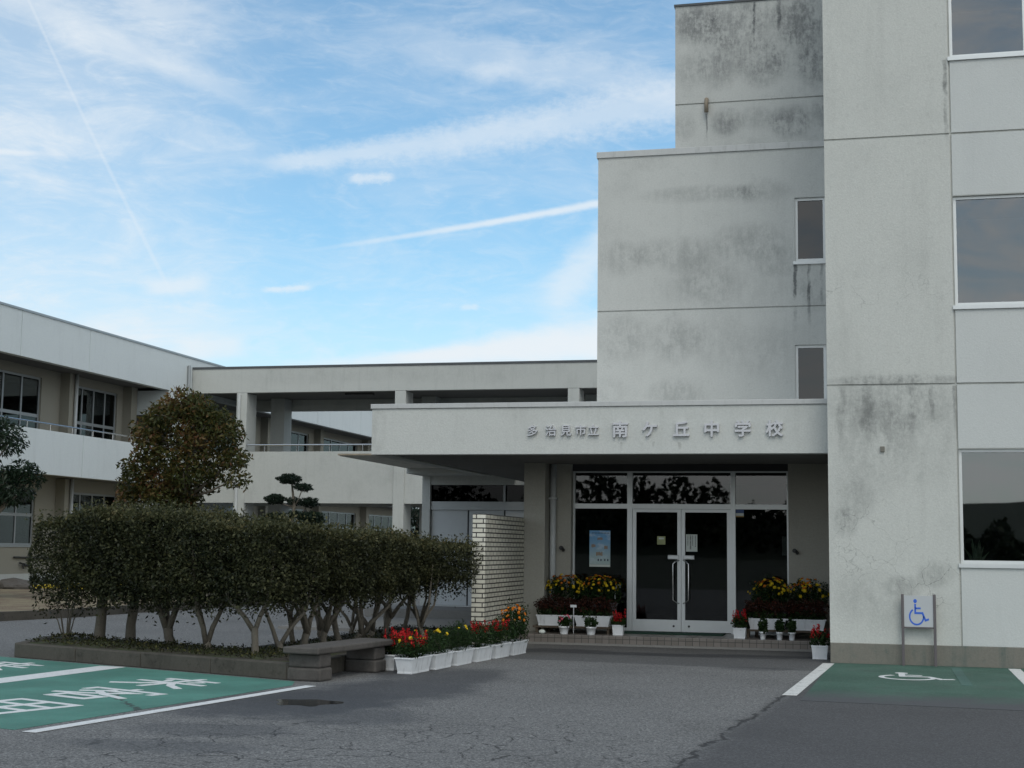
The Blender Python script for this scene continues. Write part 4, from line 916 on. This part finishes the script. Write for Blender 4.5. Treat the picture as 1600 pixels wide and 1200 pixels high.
# cloud-pruned pine
px0, py0 = -14.85, 36.0
pads = [((-14.98, 36, 3.24), (.34, .34, .15)), ((-14.58, 36, 3.02), (.26, .28, .11)), ((-15.32, 35.9, 2.7), (.3, .32, .15)), ((-15.34, 36, 2.14), (.44, .42, .21)), ((-14.4, 36, 2.62), (.27, .3, .13)), ((-14.28, 35.9, 2.2), (.36, .36, .18)), ((-14.88, 36.1, 2.66), (.2, .22, .12)), ((-14.8, 36, 2.3), (.2, .22, .1)), ((-14.95, 35.8, 1.62), (.55, .5, .3)), ((-14.3, 35.8, 1.55), (.6, .5, .24)), ((-13.9, 35.9, 1.6), (.4, .4, .16))]
tree('pruned_pine', 'small cloud-pruned pine with dark rounded pads in front of the walkway', (px0, py0, 0), [(px0, py0, -.02), (px0+.08, py0, 1.0), (px0-.05, py0, 1.9), (px0+.04, py0, 2.5), (px0-.06, py0, 3.2)], [.1, .085, .065, .045, .02], pads, PINEL, 30000, (.05, .10), .3, -.35, shell=.25)
# dark drooping tree at the left edge
lt = []
for q in ((-19.5, 30, 4.0), (-19.3, 29.8, 3.75), (-19.9, 30.1, 4.2), (-19.0, 29.9, 3.1), (-18.75, 29.9, 3.0), (-19.5, 30, 3.0), (-19.3, 29.8, 2.65), (-19.9, 30, 2.6), (-19.0, 29.8, 2.55), (-20.5, 30, 3.4), (-20.6, 30.2, 4.3), (-20.4, 29.9, 2.7), (-21.3, 30, 3.5), (-21.2, 30, 4.2), (-20.1, 30, 3.5)): lt.append(((q[0]-.18, q[1], q[2]), (random.uniform(.36, .5), .45, random.uniform(.28, .38))))
tree('broadleaf_tree', 'dark green drooping broadleaf tree at the left edge before the classroom building', (-20.6, 30.0, .14), [(-20.6, 30, .1), (-20.5, 30, 1.6), (-20.4, 30, 2.8), (-20.4, 30, 3.9)], [.16, .13, .09, .04], lt, DARKL, 5200, (.09, .19), .3, .7)
# dark shrubby tree glimpsed under the walkway
tree('shrubby_tree', 'dark leafy tree glimpsed under the walkway beside its middle column', (-19.0, 60, 0), [(-19.0, 60, -.02), (-19.05, 60, 1.2), (-18.95, 60, 2.6)], [.14, .1, .04],
     [((-19.0+x, 60+y, z), (.75, .7, .6)) for x, y, z in ((-.9, 0, 1.0), (0, .2, .8), (.9, 0, 1.0), (-.6, .1, 1.9), (.6, -.1, 1.9), (0, 0, 2.8), (1.6, .2, 1.3), (.3, -.3, 1.5))], DARKL, 6000, (.12, .24), .4, .3)
# rock in the garden
bm = bmesh.new(); bmesh.ops.create_icosphere(bm, subdivisions=3, radius=1)
for q in bm.verts:
    q.co = Vector((q.co.x*.6, q.co.y*.4, q.co.z*.24))*(1+.18*math.sin(q.co.x*4+1)*math.sin(q.co.y*5)*math.cos(q.co.z*4)); q.co += Vector((-23.7, 36.9, .2))
me = bpy.data.meshes.new('garden_rock'); bm.to_mesh(me); bm.free(); me.materials.append(STONE)
o = bpy.data.objects.new('garden_rock', me); COL.objects.link(o); tag(o, 'low grey garden rock lying on dry ground before the classroom wall', 'rock')

# ================================================================== BENCH
bt = Vector((.145, .99)).normalized(); bn = Vector((bt.y, -bt.x))     # along and outwards
b0 = Vector((-6.28, 15.12))
t = thing('stone_bench', 'low weathered stone slab bench on two blocks beside the hedge bed', 'bench', (-6.0, 15.9, 0))
def blk(p0, la, w, z0, z1, tw=0):
    q = [p0, p0+bt*la, p0+bt*la+bn*w, p0+bn*w]; return [(x.x, x.y) for x in q][::-1]
MB().prism(blk(b0-bt*.06-bn*.0, 1.86, .46, 0, 0), .30, .375).build('seat', STONE, t, bevel=.018)
for s_ in (0.02, 1.34):
    p_ = b0+bt*s_+bn*.02; m = MB(); m.prism(blk(p_, .28, .42, 0, 0), 0, .145); m.prism(blk(p_+bt*.012+bn*.008, .26, .4, 0, 0), .147, .298); m.build('leg', STONE, t, bevel=.022)

# ================================================================== PLANTERS
def pot_rect(L, W_, H_, mat=WHITEPL, rim=.018):
    m = MB(); k_ = .8
    def ring(l, w, z): return [(-l/2, -w/2, z), (l/2, -w/2, z), (l/2, w/2, z), (-l/2, w/2, z)]
    prof = [(L*.86, W_*.76, 0), (L*.87, W_*.77, .018), (L*.85, W_*.75, .02), (L*.965, W_*.93, H_-rim), (L, W_, H_-rim), (L, W_, H_), (L*.93, W_*.86, H_), (L*.90, W_*.8, H_-.035)]
    i0 = 0
    for q in prof: m.v += ring(*q)
    for a in range(len(prof)-1):
        for j in range(4): m.f.append((a*4+j, a*4+(j+1) % 4, (a+1)*4+(j+1) % 4, (a+1)*4+j))
    m.f.append((3, 2, 1, 0)); e = (len(prof)-1)*4; m.f.append((e, e+1, e+2, e+3)); return m
def pot_round(r, H_):
    return MB().lathe([(r*.72, 0), (r*.74, .01), (r*.92, H_*.78), (r*1.02, H_*.8), (r*1.05, H_), (r*.95, H_), (r*.9, H_*.85)])
HEADS = {}
def head_mesh(mat):
    if mat.name in HEADS: return HEADS[mat.name]
    v, f, ti = [(0, 0, .55)], [], []
    for R1, h1 in ((.62, .42), (1.0, .0)):
        for j in range(8):
            w_ = R1*(1 if j % 2 else .82); an = j*math.pi/4; v.append((math.cos(an)*w_, math.sin(an)*w_, h1))
    for j in range(8):
        f.append((0, 1+j, 1+(j+1) % 8)); f.append((1+j, 9+j, 9+(j+1) % 8, 1+(j+1) % 8)); ti += [.9, random.uniform(.2, .7)]
    me = bpy.data.meshes.new('flower'); me.from_pydata(v, [], f); me.materials.append(mat)
    at = me.attributes.new('tint', 'FLOAT', 'FACE'); at.data.foreach_set('value', np.array(ti, np.float32)); HEADS[mat.name] = me; return me
def heads(P_, N_, mat, name, parent, r=.026):
    org = Vector(ROOT.get(parent.name, (0, 0, 0)))
    for q, d_ in zip(P_, N_):
        o = bpy.data.objects.new('flower', head_mesh(mat)); COL.objects.link(o); o.parent = parent
        o.location = Vector(q)-org; o.rotation_euler = Vector(d_).to_track_quat('Z', 'Y').to_euler(); o.scale = (r*random.uniform(.75, 1.3),)*3
def bushy(parent, L, W_, z, h, n, mat=SALL, size=(.03, .06), name='foliage', asp=.42):
    d_, q_ = sphere_pts(n, .3); ph = RNG.uniform(0, 6, 3); q_ = q_*np.array([L/2, W_/2, h/2])*(1+.38*np.sin(d_[:, :1]*5+ph[0])*np.sin(d_[:, 1:2]*5+ph[1])+.2*np.sin(d_[:, :1]*11+ph[2]))
    q_[:, 0] = np.sign(q_[:, 0])*np.abs(q_[:, 0]/(L/2))**.75*(L/2)
    q_ += np.array([0, 0, z+h/2]); q_[:, 2] = np.maximum(q_[:, 2], z-.01)
    leaves(name, mat, parent, q_, d_*.6+np.array([0, 0, .4]), RNG.uniform(size[0], size[1], n), RNG.beta(2, 2.5, n), asp)
def top_pts(L, W_, z, h, n, hi=.2):
    d_, _ = sphere_pts(n*6); d_ = d_[d_[:, 2] > hi][:n]; q_ = d_*np.array([L/2, W_/2, h/2])*RNG.uniform(.88, 1.2, (len(d_), 1))+np.array([0, 0, z+h/2]); return q_, d_
SPK = {}
def spikes(parent, L, W_, z, n, h, mat, dens=34):
    if mat.name not in SPK:
        SPK[mat.name] = []
        for k in range(4):
            f_ = RNG.random(dens); a = RNG.uniform(0, 6.28, dens); r_ = .022*(1-.7*f_); lx, ly = RNG.normal(0, .03, 2)
            P_ = np.stack([lx*f_+np.cos(a)*r_, ly*f_+np.sin(a)*r_, .16*f_], 1)
            o = leaves('flower_spike', mat, None, P_, np.stack([np.cos(a), np.sin(a), np.full(dens, .7)], 1), RNG.uniform(.02, .036, dens), RNG.random(dens), .55)
            SPK[mat.name].append(o.data); bpy.data.objects.remove(o)
    for i in range(n):
        o = bpy.data.objects.new('flower_spike', random.choice(SPK[mat.name])); COL.objects.link(o); o.parent = parent
        o.location = (random.uniform(-L/2, L/2), random.uniform(-W_/2, W_/2), z); o.rotation_euler = (0, 0, random.uniform(0, 6.28)); o.scale = (1, 1, h/.16*random.uniform(.7, 1.2))
PG = 'white planters in the row along the hedge bed'
def long_planter(label, loc, rz, kind, L=.62, W_=.24, H_=.19, group=PG, fol=.27, name='flower_planter', z=0):
    t = thing(name, label, 'planter', (0, 0, 0), group)
    pt = pot_rect(L, W_, H_).build('pot', BROWNM if kind == 'yellowmix' else WHITEPL, t, bevel=.006); MB().box(-L*.45, L*.45, -W_*.4, W_*.4, H_-.045, H_-.028).build('soil', SOIL, t)
    z_ = H_-.03
    if kind == 'red':
        bushy(t, L*1.02, W_*1.2, z_, fol, 1500); spikes(t, L*.95, W_*.9, z_+fol*.55, 20, .17, FLRED)
    elif kind == 'mixed':
        bushy(t, L*1.05, W_*1.3, z_, fol*1.15, 1800, asp=.25); P_, N_ = top_pts(L, W_*1.3, z_, fol*1.2, 13); heads(P_, N_, FLYEL, 'flowers', t)
    elif kind == 'green':
        bushy(t, L*1.0, W_*1.35, z_, fol*1.35, 2600, asp=.2, size=(.03, .055)); P_, N_ = top_pts(L, W_*1.3, z_, fol*1.3, 4, .5); heads(P_, N_, FLYEL, 'flowers', t, .022)
    elif kind == 'redgreen':
        bushy(t, L*1.0, W_*1.3, z_, fol*1.2, 2200, asp=.25); spikes(t, L*.8, W_*.7, z_+fol*.75, 12, .14, FLRED)
    elif kind == 'orange':
        bushy(t, L*1.05, W_*1.5, z_, fol*1.9, 2000); P_, N_ = top_pts(L, W_*1.5, z_, fol*1.95, 34); heads(P_, N_, FLORA, 'flowers', t, .025)
    elif kind == 'bronze':
        bushy(t, L*.98, W_*1.1, z_, fol*.8, 1100); bushy(t, L*1.1, W_*1.35, z_+fol*.35, fol*1.25, 1500, BRONZL, (.03, .055), 'flowers')
    elif kind == 'yellowmix':
        bushy(t, L*1.12, W_*1.4, z_, fol*2.2, 2400, asp=.3); P_, N_ = top_pts(L*1.08, W_*1.4, z_, fol*2.2, 46, -.15); heads(P_, N_, FLYEL, 'yellow_flowers', t, .029); P_, N_ = top_pts(L*1.08, W_*1.4, z_, fol*2.25, 20, .4); heads(P_, N_, FLORA, 'orange_flowers', t, .03)
    t.location = loc; t.rotation_euler = (0, 0, rz); return t
rz = math.atan2(.99, .13)
d0, d1 = Vector((-5.27, 16.66)), Vector((-4.85, 20.0))
row = [('nearest white planter of red salvia with yellow marigolds in the kerb row', 'red'), ('second white planter of the kerb row, dark bush dotted with yellow marigolds', 'mixed'), ('third white planter of the kerb row, rounded plain green bush', 'green'),
       ('fourth white planter of the kerb row, dark bush topped with red spikes', 'redgreen'), ('fifth white planter of the kerb row, narrow dark bush with few red spikes', 'redgreen'), ('farthest white planter of the kerb row, tall orange flowers against the brick wall', 'orange')]
for i, (l_, k_) in enumerate(row):
    c_ = d0.lerp(d1, i/5); o = long_planter(l_, (c_.x, c_.y, 0), rz+random.uniform(-.05, .05), k_)
    if i == 0:
        P_, N_ = top_pts(.6, .3, .16, .3, 5); heads(P_, N_, FLYEL, 'yellow_flowers', o)
long_planter('white planter of tall red salvia tucked between the bench and the kerb row', (-5.62, 17.05, 0), rz+.03, 'red', fol=.24)

# stands and flowers in front of the entrance
def stand(label, x0, x1, y, zt_, loc_y=.22):
    t = thing('plant_stand', label, 'plant stand', ((x0+x1)/2, y, .15))
    MB().box(x0, x1, y-.14, y+.14, zt_-.03, zt_).build('shelf', WOOD, t)
    for x in (x0+.04, x1-.08):
        for yy in (y-.12, y+.08): MB().box(x, x+.04, yy, yy+.04, .15, zt_-.031).build('leg', WOOD, t)
    return t
EG = 'white planters on the stands by the entrance'
stand('low wooden stand holding the front planters left of the door', -5.2, -3.92, 22.86, .26)
stand('taller wooden stand holding the marigolds left of the door', -5.08, -3.92, 23.24, .46)
long_planter('white planter of dark red flowers on the low stand, beside the brick wall', (-4.86, 22.86, .26), 0, 'bronze', .6, .24, .17, EG, .2)
long_planter('white planter of dark red flowers on the low stand, nearer the door', (-4.24, 22.86, .26), .02, 'bronze', .6, .24, .17, EG, .2)
long_planter('planter of yellow and orange marigolds at the back beside the drain pipe', (-4.76, 23.24, .46), 0, 'yellowmix', .58, .22, .16, EG, .2)
long_planter('planter of yellow and orange marigolds at the back beside the blue poster', (-4.2, 23.24, .46), 0, 'yellowmix', .56, .22, .16, EG, .2)
stand('low wooden stand holding the planters right of the door', -1.85, -.6, 22.9, .28)
stand('taller wooden stand holding the marigolds right of the door', -1.75, -.6, 23.28, .46)
long_planter('white planter of dark red flowers behind the three small pots', (-1.5, 22.9, .28), 0, 'bronze', .6, .24, .17, EG, .2)
long_planter('white planter of dark red flowers on the low stand nearest the right wall', (-.9, 22.9, .28), 0, 'bronze', .6, .24, .17, EG, .2)
long_planter('planter of yellow marigolds over orange ones right of the door', (-1.46, 23.28, .46), 0, 'yellowmix', .56, .22, .16, EG, .2)
long_planter('planter of yellow marigolds against the right hand beige wall', (-.88, 23.28, .46), 0, 'yellowmix', .54, .22, .16, EG, .2)
SG = 'small flower pots along the entrance step'
def small_pot(label, x, y, r, h, kind, z=.15, square=False, fol=.16):
    t = thing('flower_pot', label, 'flower pot', (0, 0, 0), SG)
    (pot_rect(r*2, r*2, h) if square else pot_round(r, h)).build('pot', WHITEPL, t, smooth_=not square); MB().lathe([(r*.82, h*.8), (r*.82, h*.84)], n=14).build('soil', SOIL, t)
    w = r*2.4
    bushy(t, w, w, h*.85, fol, 420, size=(.03, .06), asp=.6)
    if kind == 'pink': P_, N_ = top_pts(w, w, h*.85, fol*1.15, 13, .1); heads(P_, N_, FLPINK, 'flowers', t, .026)
    if kind == 'red': spikes(t, w*.8, w*.8, h*.85+fol*.6, 9, .17, FLRED)
    t.location = (x, y, z); return t
small_pot('round white pot of pink flowers on the step left of the door', -4.63, 22.44, .083, .125, 'pink')
small_pot('round white pot of plain green leaves on the step left of the door', -4.2, 22.46, .083, .125, 'green', fol=.17)
small_pot('square white pot with sparse red stems by the left door jamb', -3.79, 22.6, .09, .16, 'red', square=True, fol=.12)
small_pot('square white pot with red spikes by the right door jamb', -1.9, 22.62, .1, .16, 'red', square=True, fol=.2)
small_pot('small tapered white pot nearest the door of the three on the right', -1.535, 22.42, .052, .12, 'green', fol=.22)
small_pot('small tapered white pot in the middle of the three on the right', -1.285, 22.42, .052, .12, 'green', fol=.22)
small_pot('small tapered white pot nearest the right wall of the three', -1.1, 22.4, .052, .12, 'green', fol=.22)
small_pot('white square pot of red salvia on the asphalt at the building corner', -.64, 20.85, .115, .19, 'red', 0, True, .22)
o = MB().lathe([(.03, .15), (.055, .17), (.05, .2), (.02, .215)], -4.98, 22.42, 12).build('white_stone', PAPER, smooth_=True); tag(o, 'small rounded white stone on the left end of the step', 'stone')
o = MB().box(-3.86, -2.2, 23.02, 23.58, .151, .166).build('doormat', MATG, bevel=.004); tag(o, 'dark green doormat on the step before the doors', 'doormat')
m = MB().tube([(-4.0, 23.5, .46), (-4.0, 23.5, .8), (-3.985, 23.5, .86)]+[(-3.945+.035*math.cos(a), 23.5, .875+.035*math.sin(a)) for a in [R(x) for x in (180, 140, 100, 60, 20, -20)]], .011, 8)
t = thing('umbrella', 'closed umbrella with pale curved handle standing left of the door', 'umbrella', (-4.0, 23.5, .15)); m.build('handle', SIGNW, t, smooth_=True)
MB().tube([(-4.0, 23.5, .15), (-4.0, 23.5, .3), (-4.0, 23.5, .62), (-4.0, 23.5, .68)], [.008, .03, .035, .012], 8).build('canopy', BLACK, t)
t = thing('plant_label', 'tiny white plant label stuck between the planters left of the door', 'plant label', (-4.53, 22.7, .26)); MB().box(-4.58, -4.48, 22.69, 22.7, .56, .6).build('plate', SIGNW, t); MB().box(-4.535, -4.525, 22.7, 22.71, .15, .56).build('stake', SIGNW, t)

# ================================================================== SIGNS AND NOTICES
YN = 20.02
t = thing('disabled_parking_sign', 'low white sign with blue wheelchair symbol between two brown posts', 'sign', (.67, YN, 0))
for x in (.452, .862): MB().box(x, x+.036, YN, YN+.036, 0, .945).build('post', BROWNM, t, bevel=.004)
MB().box(.488, .862, YN+.012, YN+.024, .515, .925).build('panel', plain('grey_white_panel', (.45, .465, .48), .4, 0, .05), t); MB().box(.488, .862, YN+.008, YN+.028, .495, .513).build('rail', BROWNM, t)
mb = MB(); wheelchair(mb, lambda x, y, d: (.535+.27*x, YN+.0118-d, .565+.315*y), .085); mb.build('symbol', BLUE, t)
yg = YG+.012
t = thing('blue_poster', 'tall blue sky poster with brown figures taped inside the left window', 'poster', (-4.43, yg, 1.05))
PB, nt, p = new_mat('poster_print'); P = pos(nt); sz = node(nt, 'ShaderNodeSeparateXYZ', {0: P})
c = mixc(nt, smooth(nt, sz.outputs[2], 1.2, 1.75), (.42, .52, .50, 1), (.14, .34, .58, 1)); c = mixc(nt, mth(nt, 'MULTIPLY', smooth(nt, noise(nt, vscale(nt, P, (5, 1, 11)), 1.0, 4), .5, .68), .5), c, (.6, .68, .74, 1)); setp(nt, p, Base_Color=c, Roughness=.6)
MB().box(-4.47, -4.118, yg-.004, yg, 1.235, 1.795).build('sheet', PB, t)
m = MB()
for x, z, w_, h_ in ((-4.29, 1.66, .09, .05), (-4.4, 1.54, .07, .06), (-4.19, 1.515, .06, .07), (-4.3, 1.41, .11, .07)):
    for j in range(5): m.box(x+(j-2.5)*w_/5, x+(j-1.7)*w_/5, yg-.0062, yg-.0042, z-h_/2*random.uniform(.6, 1), z+h_/2*random.uniform(.6, 1))
m.build('figures', plain('poster_brown', (.30, .20, .12), .7), t)
m = MB()
for j, x in enumerate((-4.33, -4.285, -4.22, -4.17)): m.box(x, x+.022, yg-.0062, yg-.0042, 1.29, 1.325)
for j in range(12): m.box(-4.43+j*.025, -4.43+j*.025+.016, yg-.0062, yg-.0042, 1.745, 1.76)
m.build('print', plain('poster_ink', (.05, .06, .10), .7), t)
MB().box(-4.47, -4.118, yg-.005, yg-.001, 1.195, 1.233).build('hem', PAPER, t)
t = thing('paper_notice', 'white paper notice with vertical writing on the right door', 'notice', (-2.77, YG, 1.4))
MB().box(-2.86, -2.675, YG+.006, YG+.0095, 1.465, 1.745).build('sheet', PAPER, t)
m = MB()
for x, n_, w_ in ((-2.705, 9, .012), (-2.75, 8, .012), (-2.785, 11, .024), (-2.828, 8, .012)):
    for j in range(n_): m.box(x-w_/2, x+w_/2, YG+.004, YG+.0055, 1.725-.021*j-.014*random.uniform(.8, 1), 1.725-.021*j)
m.build('writing', plain('ink', (.05, .05, .05), .7), t)
t = thing('small_notice', 'small yellowish square notice on the left door', 'notice', (-3.27, YG, 1.5)); MB().box(-3.335, -3.2, YG+.006, YG+.0095, 1.575, 1.71).build('sheet', plain('yellowish_paper', (.36, .38, .20), .8, 0, .25, 25), t); MB().box(-3.31, -3.225, YG+.004, YG+.0055, 1.66, 1.69).build('writing', PAPER, t)
t = thing('window_sticker', 'small blue white and ochre sticker high on the right window', 'sticker', (-2.0, YG, 2.0))
MB().box(-2.05, -1.915, YG+.008, YG+.0115, 2.1, 2.158).build('blue_band', plain('sticker_blue', (.03, .07, .2), .5), t); MB().box(-2.045, -1.918, YG+.008, YG+.0115, 2.055, 2.099).build('white_band', PAPER, t); MB().box(-2.045, -1.918, YG+.008, YG+.0115, 2.035, 2.054).build('ochre_band', plain('sticker_ochre', (.35, .22, .06), .5), t)
o = MB().box(-1.31, -1.22, YG+.03, YG+.04, 1.42, 1.73).build('white_board', SIGNW, bevel=.004); tag(o, 'white board half hidden behind the right edge of the window', 'board')
# spiky house plant behind the ground floor window
t = thing('house_plant', 'spiky leaved potted plant standing behind the ground floor window', 'plant', (1.45, 20.55, .9))
m = MB().lathe([(.08, .9), (.1, 1.2), (.1, 1.25)], 1.45, 20.42, 14); m.build('pot', BROWNM, t)
m = MB()
for i in range(11):
    a = i*1.9; e = Vector((1.45+math.cos(a)*random.uniform(.05, .2), 20.33+math.sin(a)*.05, random.uniform(1.5, 1.76))); s_ = Vector((1.45, 20.4, 1.23)); sd2 = Vector((.022, 0, 0))
    md = s_.lerp(e, .55)+Vector((0, 0, .05)); m.quad(s_-sd2*.5, s_+sd2*.5, md+sd2, md-sd2); m.quad(md-sd2, md+sd2, e+sd2*.1, e-sd2*.1)
m.build('leaves', plain('spiky_leaf', (.34, .40, .24), .5), t)
